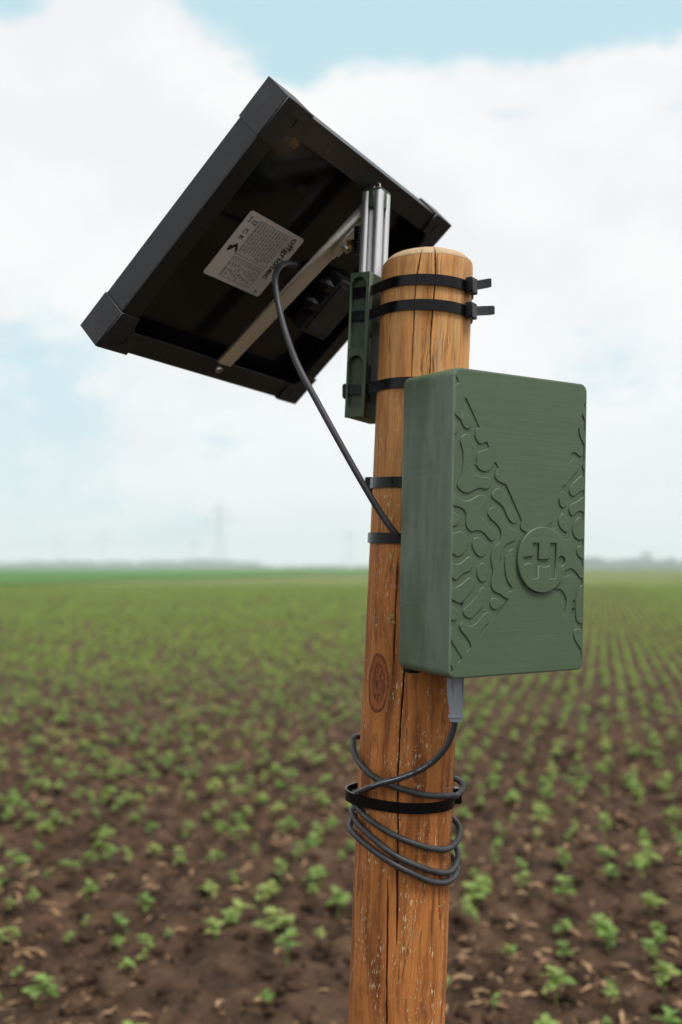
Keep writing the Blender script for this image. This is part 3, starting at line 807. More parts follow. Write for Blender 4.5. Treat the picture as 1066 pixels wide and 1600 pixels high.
tp = prism('tape_scrap', [[(.0335, .2425), (.038, .2395), (.0400, .2410), (.0455, .2402), (.0468, .2445), (.0442, .2462), (.0450, .2490), (.0405, .2478), (.0362, .2495), (.0355, .2450)]], -.0020, -.0015)
obj('tape_scrap', tp, M_TAPE, panel, label='small torn brown scrap')
for u_, w_ in ((.0839, .0144), (.2506, .0133), (.0857, .2559), (.2575, .2586)):
    h_ = MB(); h_.lathe([(.0026, 0), (.0026, .0004)], 14, Matrix.Translation((u_, .0004, w_)) @ Matrix.Rotation(R_(-90), 4, 'X')); obj('frame_hole', h_.mesh('frame_hole'), M_INK, panel)
# supporting bar on the back: a flat bar with an upturned flange towards the top
def ul(w): return .1555 + .0135 * (w - .024) / .146
bm_ = MB()
A0, A1 = .0235, .256
pts = [(ul(A0), A0), (ul(A0) + .0222, A0), (ul(A1) + .026, A1), (ul(A1), A1)]
obj('support_bar', prism('support_bar', [pts], -.0045, -.0015, .0003), M_BAR, panel)
fp = [(ul(.10) - .0004, .10), (ul(.10) + .0012, .10), (ul(A1) + .0016, A1), (ul(A1) - .0004, A1)]
me = prism('bar_flange', [fp], -.0125, -.0046, .0002)
for v in me.vertices:                                   # flange grows from nothing to full height
    if v.co.y < -.008: t = (v.co.z - .10) / (A1 - .10); v.co.y = -.0046 - .0085 * max(.04, t)
obj('bar_flange', me, M_BAR, panel)
ap = [(.1735, .184), (.1880, .1815), (.1935, .224), (.1795, .227)]
obj('tilt_arm', prism('tilt_arm', [ap], -.0125, -.0085, .0003), M_BAR, panel)
ap2 = [(.1705, .178), (.1900, .176), (.1925, .196), (.1730, .198)]
obj('arm_clamp', prism('arm_clamp', [ap2], -.0085, -.0048, .0003), M_BAR, panel)
def bolt(u_, w_, v_, r, parent):
    q = MB(); M = Matrix.Translation((u_, v_, w_)) @ Matrix.Rotation(R_(90), 4, 'X')
    q.lathe([(r, 0), (r, r * .9), (r * .85, r * 1.15), (r * .5, r * 1.15), (r * .5, r * .4)], 16, M); o = obj('bolt', q.mesh('bolt'), M_STEEL, parent, smooth=True)
    q = MB(); q.lathe([(r * .51, r * .42), (r * .51, r * .45)], 6, M); obj('socket', q.mesh('socket'), M_INK, o)
bolt(.1862, .1935, -.0125, .0042, panel)
bolt(.1675, .0155, .0002, .0040, panel)
# bright hinge plate by the rail
hp = [(.176, .232), (.190, .226), (.1925, .244), (.183, .247)]
obj('hinge_plate', prism('hinge_plate', [hp], -.0165, -.0150, .0002), M_ALU, panel)
# junction box with two glands
jb = MB(); jb.box((.268, .010, .124), (.026, .0095, .036)); jo = bevel(obj('junction_box', jb.mesh('junction_box'), M_CAP, panel), .002, 2)
jl = MB(); jl.box((.268, -.0006, .124), (.022, .0009, .030)); bevel(obj('lid', jl.mesh('lid'), M_CAP, jo), .0006, 2)
for w_ in (.144, .1195):
    q = MB(); q.lathe([(.0082, 0), (.0082, .007), (.0088, .0075), (.0088, .016), (.0072, .019), (.0040, .021), (.0040, .024)], 12, Matrix.Translation((.242, .008, w_)) @ Matrix.Rotation(R_(-90), 4, 'Y'))
    o = obj('cable_gland', q.mesh('cable_gland'), M_TIE, panel)
# rating sticker (93 x 75 mm)
lx0, lx1, lz0, lz1, ly = .0795, .1725, .0965, .1712, PT - .0073
me = prism('rating_sticker', [[(lx0 + .002, lz0), (lx1 - .002, lz0), (lx1, lz0 + .002), (lx1, lz1 - .002), (lx1 - .002, lz1), (lx0 + .002, lz1), (lx0, lz1 - .002), (lx0, lz0 + .002)]], ly - .0003, ly + .0001)
stk = obj('rating_sticker', me, M_LABEL, panel, label='silver rating sticker with black print')
yi = ly - .0005
def ink(name, rects, matl=M_INK):
    q = MB()
    for x0, x1, z0, z1 in rects: q.add([(x0, yi, z0), (x1, yi, z0), (x1, yi, z1), (x0, yi, z1)], [(0, 1, 2, 3)])
    return obj(name, q.mesh(name), matl, stk)
# print runs down the panel: reading direction -z, letter tops towards +x
TXT = Matrix(((0, 1, 0, 0), (0, 0, -1, 0), (-1, 0, 0, 0), (0, 0, 0, 1)))
def word(s, x, z, size, name='lettering', matl=M_INK):
    me = text_mesh(name, s, size, 0); me.transform(TXT); return obj(name, me, matl, stk, Matrix.Translation((x, yi, z)))
word('offgridtec', .1565, .1675, .0132); word('\u00ae', .161, .1025, .004)
word('www.offgridtec.com', .1535, .1660, .0022, matl=M_INK2)
word('C E', .0885, .1540, .0082)
T0, T1 = .1000, .1500
ink('print_rule', [(T0, T1, .1660, .1664), (T0, T1, .1275, .1278), (T0, T1, .1240, .1243), (T0, T1, .1010, .1013), (T0, T0 + .0004, .1010, .1664), (T1, T1 + .0004, .1010, .1664)])
ink('print_rule', [(T0 + .0045 * k, T0 + .0045 * k + .00025, .1010, .1664) for k in range(1, 11)], M_INK2)
tr_ = random.Random(4); rects = []
for k in range(11):
    x = T0 + .0045 * k + .0013; z = .1645
    while z > .132: l = tr_.uniform(.001, .0045); rects.append((x, x + .0018, z - l, z)); z -= l + tr_.uniform(.0004, .0012)
    z = .1225 
    while z > .106: l = tr_.uniform(.001, .004); rects.append((x, x + .0018, z - l, z)); z -= l + tr_.uniform(.0008, .004)
ink('small_print', rects, M_INK2)
ink('bin_symbol', [(.0855, .0868, .1595, .1665), (.0905, .0975, .1630, .1637), (.0905, .0975, .1600, .1607), (.0905, .0912, .1600, .1637), (.0968, .0975, .1590, .1647)])
q = MB(); q.add([(.0855, yi, .1270), (.0885, yi, .1270), (.0935, yi, .1330), (.0985, yi, .1270), (.0985, yi, .1315), (.0935, yi, .1375), (.0885, yi, .1330), (.0855, yi, .1330)], [(0, 1, 2, 6, 7), (2, 3, 4, 5, 6)])
obj('arrow_mark', q.mesh('arrow_mark'), M_INK, stk)

# ------------------------------------------------------------------ sensor box (outlines in mm on its front face)
MAIN=[1.6,244.5,6.4,238.1,3.4,236.4,1.2,234.9,1.2,212.9,4.6,210.5,8.6,207.2,11.0,203.3,13.3,201.4,16.6,201.1,19.6,203.4,20.5,206.1,18.8,209.1,15.7,213.5,12.8,217.4,11.6,220.9,11.6,224.0,13.1,226.3,28.3,203.1,26.5,202.3,24.0,200.1,23.4,196.4,24.8,192.9,27.5,190.4,30.2,189.8,32.9,191.1,35.6,192.0,38.3,187.6,34.4,185.4,29.7,184.0,26.7,181.8,25.6,178.3,25.2,174.1,24.7,173.1,27.7,169.5,31.8,167.8,37.6,168.1,41.7,171.5,45.1,176.1,48.8,171.4,46.3,168.9,45.1,164.6,47.3,161.2,52.0,159.1,57.1,157.8,75.7,127.8,73.9,125.2,74.1,121.6,77.7,119.7,85.6,115.9,78.0,102.7,68.9,103.3,65.9,105.2,60.8,102.2,58.5,98.6,58.3,99.8,57.3,92.8,58.4,83.8,61.5,76.8,65.8,72.6,64.9,70.0,62.2,68.7,58.4,72.0,54.2,79.0,51.9,88.0,51.4,92.8,52.7,99.1,52.3,94.1,53.3,99.9,55.7,105.7,59.8,109.0,67.5,111.7,70.4,116.9,68.6,119.8,62.1,121.6,57.8,125.8,53.4,131.5,50.0,135.9,43.6,138.9,39.5,136.5,37.9,132.9,41.8,128.6,47.7,124.9,51.6,120.5,52.9,115.3,50.5,110.1,45.6,105.6,42.8,99.8,42.3,96.2,43.6,90.7,44.6,85.2,43.4,80.4,42.6,75.6,44.4,71.5,47.2,69.0,52.6,67.2,57.2,64.4,61.8,62.8,30.5,31.7,33.2,36.4,38.0,41.7,42.8,45.0,44.5,48.8,43.1,50.9,39.5,52.7,35.1,50.4,30.0,45.4,25.6,42.8,21.3,41.9,16.9,43.4,13.0,45.2,10.5,42.2,12.8,38.1,18.0,33.2,21.6,29.0,23.2,25.2,19.2,21.2,15.6,27.2,9.4,33.5,5.9,39.0,1.2,42.7,1.2,32.6,14.1,16.5,10.3,12.9,1.2,25.3,1.2,13.2,5.1,7.8,1.4,4.5,2.5,4.0,6.0,1.8,10.0,1.2,138.8,1.2,142.8,1.8,146.3,4.0,147.6,6.3,147.0,7.9,132.0,35.0,135.4,39.1,134.1,51.7,136.1,66.1,139.6,75.1,138.5,79.6,132.0,83.0,120.4,79.5,107.7,81.5,114.8,85.1,123.3,85.5,131.9,88.2,138.8,85.0,143.5,80.5,147.1,79.2,147.6,79.0,147.6,89.1,138.0,95.0,135.0,101.3,134.6,109.4,130.1,113.6,122.7,113.7,116.5,119.4,112.8,123.2,106.9,118.8,99.6,121.3,110.0,128.6,113.8,139.5,117.0,148.6,118.9,142.4,121.7,140.1,125.4,142.7,126.8,147.5,125.2,153.0,121.9,155.7,118.3,154.0,121.5,159.9,125.1,160.3,126.9,162.1,132.5,168.6,139.1,173.8,140.5,177.4,139.0,181.5,134.6,183.9,127.5,179.3,130.5,188.3,135.0,189.2,138.8,187.1,142.7,185.8,145.1,188.2,144.6,191.0,139.6,197.6,136.4,203.7,139.5,211.8,141.4,203.4,147.4,195.4,147.6,193.7,147.6,206.0,141.3,218.1,143.4,223.5,147.6,216.5,147.6,226.0,145.4,230.9,147.6,236.3,147.6,241.5,146.3,246.0,142.8,248.2,138.8,248.8,10.0,248.8,6.0,248.2,2.5,246.0]
HOLE=[113.3,70.8,121.2,69.8,126.9,63.5,127.6,58.1,125.3,48.3,122.4,53.7,122.7,59.1,119.5,64.5,115.8,65.9]
ISLES=[[1.2,206.5,3.4,204.8,5.8,202.4,6.2,199.3,4.3,196.6,2.0,195.7,1.2,195.8],
[1.2,190.4,2.5,189.3,4.2,185.3,5.0,179.7,5.1,174.5,4.7,169.5,3.5,162.6,1.4,158.0,1.2,158.0],
[14.1,196.8,10.2,194.9,8.3,191.2,9.7,186.1,11.5,180.1,11.6,174.9,11.4,172.4,10.0,164.1,6.8,158.0,5.9,154.5,9.5,150.9,15.2,149.0,20.0,150.1,24.8,152.5,29.7,153.5,37.1,153.2,41.1,156.7,41.1,160.6,37.7,163.0,31.9,162.4,27.0,163.7,22.0,167.3,19.3,171.6,18.7,173.8,19.0,178.4,20.3,183.7,21.9,186.9,20.8,191.0,18.1,195.0,16.1,196.7],
[1.2,151.2,4.0,147.6,8.9,144.6,15.3,142.8,20.9,144.4,26.5,147.2,33.1,148.2,37.2,145.7,37.3,142.5,33.7,137.9,31.8,132.8,33.9,127.7,38.6,123.4,44.5,119.7,47.1,115.9,45.5,112.0,42.6,110.7,38.8,113.2,34.6,116.9,29.6,119.0,25.6,118.8,21.5,118.1,17.4,120.4,15.3,124.7,15.4,131.0,13.1,135.4,7.4,137.7,1.2,139.6],
[1.2,133.7,5.2,132.6,9.2,128.3,7.8,123.9,4.6,122.3,1.2,121.9],
[1.2,116.6,4.7,117.0,9.9,118.0,13.5,116.5,17.2,113.1,17.3,107.1,15.4,102.1,10.7,98.6,7.2,97.8,3.6,99.5,1.2,101.6],
[26.9,113.7,23.3,111.6,22.2,107.2,24.3,102.8,28.4,98.7,32.6,97.5,36.6,100.4,38.2,104.9,35.6,109.3,31.4,112.7],
[48.7,154.6,44.6,152.4,41.7,148.4,43.9,145.3,49.8,142.3,55.0,138.0,58.5,132.2,62.0,127.8,66.3,125.8,70.1,127.7,70.9,131.9,67.4,136.4,62.4,141.4,59.4,146.5,57.5,151.0,53.8,153.4],
[1.2,94.2,6.4,91.7,11.5,93.0,16.6,96.4,20.0,98.0,24.5,94.1,23.3,89.3,20.3,86.3,13.4,83.9,8.4,79.9,5.4,79.1,1.2,81.8],
[34.0,93.1,29.8,90.7,27.7,85.9,28.7,81.2,31.9,77.7,34.5,77.2,38.0,79.4,38.8,84.5,37.8,90.0],
[1.2,74.9,5.1,73.3,10.2,74.8,16.2,78.5,20.9,81.1,25.8,76.4,24.1,71.7,19.0,66.3,11.4,60.5,5.4,62.1,1.2,64.8],
[34.6,73.1,30.3,70.2,27.7,65.5,17.5,57.5,14.3,54.2,15.9,50.1,20.3,48.1,23.8,48.3,29.8,53.2,35.8,58.5,38.4,64.7,39.1,69.1,37.3,71.9],
[1.2,58.8,4.6,57.1,8.5,55.0,9.5,51.7,7.8,47.7,5.3,46.5,1.2,48.7],
[46.4,64.1,42.9,62.5,42.3,58.4,44.8,55.3,48.9,54.4,52.9,56.5,53.9,59.2,51.7,62.0],
[122.3,135.7,118.1,132.4,117.0,127.9,120.1,122.6,126.9,118.7,129.3,122.8,129.8,128.2,126.0,133.5],
[147.6,183.3,145.3,180.5,144.9,176.2,147.6,173.6],
[147.6,166.6,144.0,169.9,138.3,166.1,131.7,160.9,129.0,155.9,130.9,152.2,134.3,151.0,140.5,154.3,145.3,156.5,147.6,156.1],
[147.6,149.9,145.9,151.0,138.7,146.6,132.1,144.3,129.3,140.0,130.3,135.9,133.2,133.9,138.0,136.8,142.8,138.3,147.6,136.9],
[147.6,129.1,143.4,133.1,137.2,130.2,134.3,123.8,135.0,117.5,141.3,113.1,147.1,113.8,147.6,113.8],
[147.6,108.1,141.4,107.7,139.0,104.0,141.0,99.5,147.3,95.7,147.6,95.7],
[147.6,35.0,139.8,35.8,136.8,32.7,138.1,27.3,143.2,20.8,147.1,16.8,147.6,16.8],
[147.6,73.9,147.2,73.9,144.0,72.8,141.0,66.9,138.7,57.9,139.0,47.1,141.6,41.6,146.6,40.1,147.6,40.1]]
LETTER=[86.0,109.7,92.3,109.8,91.8,96.3,95.0,95.8,98.8,95.6,102.2,96.2,105.4,97.3,105.4,109.7,112.2,109.8,111.9,79.9,105.2,79.6,105.5,91.3,102.3,90.3,98.9,89.7,95.9,90.0,92.1,90.7,91.7,80.0,85.8,79.6,86.1,92.2,83.1,93.2,79.4,92.6,76.7,91.8,74.8,97.2,78.6,98.0,81.5,98.3,85.8,98.0]

BM = Matrix(((.849775382, -.526738422, .0206986848, .08516636), (.527144338, .849178989, -.031841654, .79752458), (-.000804665672, .0379694482, .999278577, .91112876), (0, 0, 0, 1)))
BW, BD, BH = .1488, .0724, .25
sbox = empty('sensor_box', BM, label='dark green printed sensor housing with raised contour pattern and round emblem on the post', cat='sensor box')
REC = .0010
def rrect(inset, r=.0074, n=7):
    r = max(r - inset, .0006); out = []
    for cx, cz, a0 in ((BW - inset - r, inset + r, -90), (BW - inset - r, BH - inset - r, 0), (inset + r, BH - inset - r, 90), (inset + r, inset + r, 180)):
        for k in range(n + 1): a = R_(a0 + 90 * k / n); out.append((cx + r * math.cos(a), cz + r * math.sin(a)))
    return out
lev = [(REC, .0024), (.00022, .0022), (.00012, .0019), (.00012, .0010), (.0004, .0004), (.0009, .0001), (.0018, 0), (BD * .5, 0), (BD - .0050, 0), (BD - .0030, .0006), (BD - .0014, .0018), (BD - .0004, .0034), (BD, .0052)]
m_ = MB(); rings = [rrect(i) for _, i in lev]; n = len(rings[0])
vv = [(x, lev[j][0], z) for j in range(len(lev)) for x, z in rings[j]]; ff = []
for j in range(len(lev) - 1):
    for i in range(n): k = (i + 1) % n; ff.append((j * n + i, j * n + k, (j + 1) * n + k, (j + 1) * n + i))
ff.append(tuple(range(n - 1, -1, -1))); ff.append(tuple((len(lev) - 1) * n + i for i in range(n)))
m_.add(vv, ff); me = m_.mesh('housing'); me.flip_normals() if False else None
smooth_mesh(me, 30)
obj('housing', me, M_GREEN, sbox)
def poly_area(P): return abs(sum(P[i - 1][0] * P[i][1] - P[i][0] * P[i - 1][1] for i in range(len(P)))) / 2
fo, fh = soft_outline(MAIN), soft_outline(HOLE); want = poly_area(fo) - poly_area(fh)
for bv in (.0006, .0005, .0004, .0003, .0002):           # widest rounding whose cap still fills cleanly
    me = prism('face_plate', [fo, fh], 0.0, REC + .0008, bv)
    got = sum(p.area for p in me.polygons if p.normal.y < -.95 and p.center.y < .0002)
    if .86 < got / want < 1.005: break
obj('face_plate', me, M_GREEN, sbox)
for isl in ISLES:
    obj('raised_shape', prism('raised_shape', [soft_outline(isl, corner=75)], 0.00005, REC + .0008, .0006), M_GREEN, sbox)
DC = (.0972, .0957); DR = .0280
letter = soft_outline(LETTER, n=3, corner=40)
obj('emblem_floor', prism('emblem_floor', [circle(*DC, DR - .0012, 64)], -.0011, .0004), M_GREEN, sbox)
disc = obj('emblem_disc', prism('emblem_disc', [circle(*DC, DR, 96), letter, circle(.1186, .0948, .0042, 28)], -.0026, .0008, .0008), M_GREEN, sbox)
for x, z in ((.0130, .0602), (.1361, .0602), (.1362, .0535)):
    q = MB(); q.lathe([(.0011, 0), (.0011, .0006)], 14, Matrix.Translation((x, -.0002, z)) @ Matrix.Rotation(R_(-90), 4, 'X')); obj('vent_hole', q.mesh('vent_hole'), M_INK, sbox)
q = MB(); q.box((.010, BD - .010, -.0012), (.005, .004, .0016)); q.box((.045, BD - .012, -.0012), (.006, .005, .0016)); obj('strap_lug', q.mesh('strap_lug'), M_TIE, sbox)

# ------------------------------------------------------------------ cable ties
def band(path, z0, wid=.0094, th=.0014):
    """closed strap round the path of (x, y), level at z0 on the axis of the post"""
    n = len(path); v = []; f = []; c0 = ax(z0)
    for i in range(n):
        p = Vector(path[i]); t = (Vector(path[(i + 1) % n]) - Vector(path[i - 1])).normalized(); no = Vector((t.y, -t.x))
        dz = -((p - c0).x * AXIS.x + (p - c0).y * AXIS.y)
        for o_, h in ((0, -.5), (th, -.5), (th * 1.0, .5), (0, .5)):
            q = p + no * o_; v.append((q.x + AXIS.x * h * wid, q.y + AXIS.y * h * wid, z0 + dz + h * wid))
    for i in range(n):
        k = (i + 1) % n
        for a in range(4): e = (a + 1) % 4; f.append((i * 4 + a, k * 4 + a, k * 4 + e, i * 4 + e))
    m_ = MB(); m_.add(v, f); return m_.mesh('strap')
def tie(z0, label, kind, head_deg, tail=.03, bulge=0.0, tail_dir=None, cat='cable tie', ring_pad=.0006, tail_up=0.0):
    c = ax(z0); R0 = pr(z0) + ring_pad
    P = []
    for i in range(160):
        a = 2 * math.pi * i / 160; d_ = (a - math.pi + math.pi) % (2 * math.pi) - math.pi
        r = R0 + bulge * math.exp(-((d_) / .62) ** 2)
        P.append((c.x + r * math.cos(a), c.y + r * math.sin(a)))
    if kind == 'rail':
        rc = rail_c(z0); C0 = Vector((OFF, 0))                # plan coordinates of the bracket: post axis at (OFF, 0)
        def tangent(p, sgn):
            v = C0 - p; D = v.length; al = math.asin(R0 / D); L = math.sqrt(D * D - R0 * R0)
            d_ = v.normalized(); d_ = Vector((d_.x * math.cos(al) - sgn * d_.y * math.sin(al), sgn * d_.x * math.sin(al) + d_.y * math.cos(al)))
            return p + d_ * L
        P1 = Vector((.0108, -.0210)); B1 = Vector((.0108, .0205))
        T1 = tangent(P1, -1); T2 = tangent(B1, 1)
        a1 = math.atan2(T1.y, T1.x - OFF); a2 = math.atan2(T2.y, T2.x - OFF)
        L2 = [Vector((OFF + R0 * math.cos(a1 + (a2 - a1) * k / 110), R0 * math.sin(a1 + (a2 - a1) * k / 110))) for k in range(111)]
        L2 += [B1, Vector((-.0105, .0255)), Vector((-.0115, .0245)), Vector((-.0115, -.0190)), Vector((-.0105, -.0203)), P1]
        out = []
        for i in range(len(L2)):
            s, e_ = L2[i], L2[(i + 1) % len(L2)]; k = max(1, int((e_ - s).length / .002)); out += [s.lerp(e_, q / k) for q in range(k)]
        P = [(rc.x + E1.x * q.x + E2.x * q.y, rc.y + E1.y * q.x + E2.y * q.y) for q in out]
    t = empty('cable_tie', Matrix.Identity(4), label=label, cat=cat)
    o = obj('strap', band(P, z0), M_TIE, t); smooth_mesh(o.data, 40)
    a = R_(head_deg)
    if kind == 'rail' and head_deg > 120:
        q = rail_c(z0) + E1 * -.0118 + E2 * -.0105; base = Vector((q.x, q.y)); no = -Vector((E1.x, E1.y)); tg = Vector((E2.x, E2.y))
    else:
        no = Vector((math.cos(a), math.sin(a))); base = c + no * (R0 + .0012 + bulge * math.exp(-(((a % (2 * math.pi)) - math.pi) / .62) ** 2)); tg = Vector((-no.y, no.x))
    dz = -((base - c).x * AXIS.x + (base - c).y * AXIS.y)
    M = Matrix(((tg.x, no.x, 0, base.x), (tg.y, no.y, 0, base.y), (0, 0, 1, z0 + dz), (0, 0, 0, 1)))
    hd = MB(); hd.box((0, .0030, 0), (.0058, .0034, .0072)); hd.box((-.0050, .0048, 0), (.0014, .0022, .0060))
    ho = bevel(obj('head', hd.mesh('head'), M_TIE, t, M), .0008, 2)
    pw = MB(); pw.box((-.0059, .0052, 0), (.0003, .0005, .0030)); obj('head_glint', pw.mesh('head_glint'), M_PRINT_GLINT, ho)  # pale sliver painted on as the glint of the tie head
    if tail:
        tl = MB(); n = 8; v = []; f = []
        td = tail_dir or 0.0
        for i in range(n + 1):
            s = -.006 + (tail + .006) * i / n; y = .0022 + max(0, s) * td + .6 * max(0, s) ** 2 * 4; up = max(0, s) * tail_up
            w = .0044 if i < n else .0040
            v += [(s, y - .0006, up - w), (s, y + .0006, up - w), (s, y + .0006, up + w), (s, y - .0006, up + w)]
        for i in range(n):
            for k in range(4): l = (k + 1) % 4; f.append((i * 4 + k, i * 4 + l, i * 4 + 4 + l, i * 4 + 4 + k))
        f += [(3, 2, 1, 0), tuple(n * 4 + k for k in range(4))]
        tl.add(v, f); obj('tail', tl.mesh('tail'), M_TIE, ho)
    return t
tie(1.2566, 'uppermost black cable tie just under the domed post top', 'rail', -34, .030, tail_dir=.12, tail_up=.32)
tie(1.2341, 'second black cable tie from the top, with the longest tail', 'rail', -33, .040, tail_dir=.04, tail_up=.22)
tie(1.1645, 'black cable tie at the foot of the green bracket, just above the box', 'rail', 200, 0)
tie(1.0757, 'upper of two black cable ties beside the green box, above the grey cable', 'post', 158, 0)
tie(1.0257, 'lower of two black cable ties beside the green box, where the cable enters', 'post', 95, 0)
tie(.7918, 'black cable tie bundling the coiled cable round the lower post', 'post', 12, .022, bulge=.0100, tail_dir=-.1, ring_pad=.0005)

# ------------------------------------------------------------------ cables
PC = [(-.0439, .9472, 1.292), (-.0497, .9402, 1.2911), (-.0553, .9304, 1.2874), (-.0598, .916, 1.2769), (-.0606, .9018, 1.2613), (-.0564, .8932, 1.2363), (-.0496, .8867, 1.2101), (-.0383, .8813, 1.1799), (-.0204, .8752, 1.1455), (-.0017, .8712, 1.1107), (.0163, .869, 1.0783), (.033, .8685, 1.0502), (.0458, .8686, 1.0318), (.0567, .8733, 1.0196)]
m_ = MB(); m_.tube(catmull(PC, 10), .0029, 14); me = m_.mesh('panel_cable'); smooth_mesh(me, 60)
obj('panel_cable', me, M_CABLE, label='grey black cable sagging from the solar panel to the green box', cat='cable')
def on_post(deg, z, extra): c = ax(z); r = pr(z) + extra; return (c.x + r * math.cos(R_(deg)), c.y + r * math.sin(R_(deg)), z)
SA = [(.0964, .8468, .893), (.0962, .8478, .882), (.0961, .8484, .8733), (.095, .8489, .8647), (.0897, .8507, .8505), (.0798, .8554, .8373), (.0666, .861, .8271), (.0503, .8624, .8203), (.0368, .8666, .8157), (.0262, .88, .809), (.0171, .8985, .801), (.0111, .921, .7932)]
e = .0031
SEQ = [(-205, .792, .0055), (-245, .793, e), (-290, .797, e), (-330, .803, e + .002), (-356, .8035, .0070), (-370, .7995, .0072), (-385, .797, .0052), (-394, .798, e + .001), (-428.6, .8019, e), (-450.2, .8059, e), (-464.1, .8089, e), (-482.9, .8137, e), (-501.7, .8199, e + .0006), (-523.5, .8290, .0050), (-542, .838, .0062), (-560, .843, .0050),
       (-610, .83, e), (-650, .79, e), (-690, .770, .0035), (-712, .7645, .0058), (-728, .7585, .0062), (-747.3, .7537, .0045), (-764.1, .7528, e), (-785.3, .7565, e), (-804.5, .762, e), (-820.2, .7668, e), (-835, .7719, e), (-850.6, .7773, e), (-866.3, .7816, e), (-880.5, .786, e),
       (-905, .789, .0040), (-960, .780, e), (-1010, .760, e), (-1050, .748, .0035), (-1072, .7430, .0055), (-1088, .7375, .0058), (-1104.4, .7322, .0040), (-1120.2, .7319, e), (-1144.3, .7372, e), (-1163.6, .7439, e), (-1179.6, .7498, e), (-1194.1, .7565, e), (-1214.8, .7656, e), (-1234.9, .7722, .0038), (-1260.7, .7779, .0048),
       (-1285, .776, .0045), (-1330, .764, e), (-1380, .745, e), (-1418, .7335, .0045), (-1438, .729, .0052), (-1452, .7258, .0050), (-1467.4, .7233, .0036), (-1484.2, .7238, e), (-1503.8, .7283, e), (-1523.2, .7357, e), (-1539.2, .7416, e), (-1558.2, .749, e), (-1579.5, .7565, e), (-1602.5, .7612, .0042), (-1621, .7648, .0056), (-1650, .770, .0050), (-1690, .776, e), (-1715, .778, e)]
SEQ = [(a, z + .0009 * mnoise.noise((a * .021, 3.1, 0)), x + .0005 * (1 + mnoise.noise((a * .033, 7.7, 0)))) for a, z, x in SEQ]
coil = empty('sensor_cable', Matrix.Identity(4), label='black sensor cable from the grey plug, coiled round the lower post', cat='cable')
m_ = MB(); m_.tube(catmull(SA + [on_post(*s) for s in SEQ], 9), .0027, 14); me = m_.mesh('cord'); smooth_mesh(me, 60)
obj('cord', me, M_CABLE, coil)
# connector under the box
pg = MB(); PLM = Matrix.Translation((.09663, .84652, .90675))
pg.lathe([(.0072, .006), (.0073, -.004), (.0073, -.0125), (.0066, -.0195), (.0058, -.0235), (.0058, -.0240), (.0055, -.0241), (.0054, -.0305), (.0064, -.0308), (.0066, -.0318), (.0062, -.0328), (.0054, -.0334), (.0052, -.0358), (.0030, -.0362)], 28, PLM)
me = pg.mesh('plug'); smooth_mesh(me, 35); po = obj('plug', me, M_GLAND, coil, label='grey plug under the green box')
rb = MB()
for k in range(8):
    a = k * math.pi / 4 + .2; rb.box((.0073 * math.cos(a), .0073 * math.sin(a), -.006), (.0004, .0012, .008), PLM @ Matrix.Translation((0, 0, 0)) @ Matrix.Rotation(0, 4, 'Z')) if k % 2 else None
obj('grip_rib', rb.mesh('grip_rib'), M_GLAND, po)
# worn white print on the strand that crosses the post
sa = catmull(SA, 12); pm = MB(); pr_ = random.Random(2)
for i in range(len(sa)):
    if not (62 < i < 106) or pr_.random() < .2: continue
    t = (sa[i + 1] - sa[i - 1]).normalized(); vdir = (Vector((0, 0, 1.0)) - sa[i]).normalized(); n_ = (vdir - t * vdir.dot(t)).normalized(); s_ = t.cross(n_)
    n_ = (n_ + Vector((0, 0, .35))).normalized(); s_ = t.cross(n_)
    p = sa[i] + n_ * .00272; h = pr_.uniform(.0003, .0006)
    pm.add([p - t * .0005 - s_ * h, p + t * .0006 - s_ * h, p + t * .0006 + s_ * h * .5, p - t * .0005 + s_ * h * .7], [(0, 1, 2, 3)])
obj('worn_print', pm.mesh('worn_print'), M_PRINT_GLINT, coil)

# ------------------------------------------------------------------ far things
def pylon(x, y, h, label, rz=0.0):
    t = empty('electricity_pylon', Matrix.Translation((x, y, 0)) @ Matrix.Rotation(rz, 4, 'Z'), label=label, cat='pylon')
    b0, bt = h * .085, h * .012
    def w(z): q = z / h; return b0 * (1 - q) ** 1.25 * .9 + bt
    m_ = MB(); L = [0, .14, .27, .39, .5, .6, .69, .77, .84, .9, .95, 1.0]
    for sx, sy in ((1, 1), (1, -1), (-1, 1), (-1, -1)):
        for a, c in zip(L, L[1:]): m_.bar((sx * w(a * h), sy * w(a * h), a * h), (sx * w(c * h), sy * w(c * h), c * h), h * .0034)
    obj('mast', m_.mesh('mast'), M_LATTICE, t)
    m_ = MB()
    for a, c in zip(L, L[1:]):
        for s in (1, -1):
            m_.bar((-w(a * h), s * w(a * h), a * h), (w(c * h), s * w(c * h), c * h), h * .0018); m_.bar((w(a * h), s * w(a * h), a * h), (-w(c * h), s * w(c * h), c * h), h * .0018)
            m_.bar((s * w(a * h), -w(a * h), a * h), (s * w(c * h), w(c * h), c * h), h * .0018)
    obj('bracing', m_.mesh('bracing'), M_LATTICE, t)
    for zf, span in ((.72, .27), (.86, .17)):
        m_ = MB()
        for s in (1, -1):
            m_.bar((0, 0, zf * h), (s * span * h, 0, zf * h), h * .0034); m_.bar((s * w(zf * h), 0, zf * h + h * .035), (s * span * h, 0, zf * h), h * .006)
            for q in (.35, .65, .95): m_.bar((s * span * h * q, 0, zf * h), (s * span * h * q, 0, zf * h - h * .03), h * .005)
        obj('crossarm', m_.mesh('crossarm'), M_LATTICE, t)
    return t
PY = [(-98, 800, 54, 'tallest hazy lattice pylon on the horizon, left of the post'), (-368, 1300, 45, 'faint lattice pylon furthest left on the horizon'),
      (-276, 1150, 45, 'faint lattice pylon second from the left on the horizon'), (-213, 1450, 45, 'faint lattice pylon close to the left of the tallest one'), (9, 1100, 45, 'faint lattice pylon on the horizon directly left of the post')]
for p in PY: pylon(*p[:4], rz=.25)
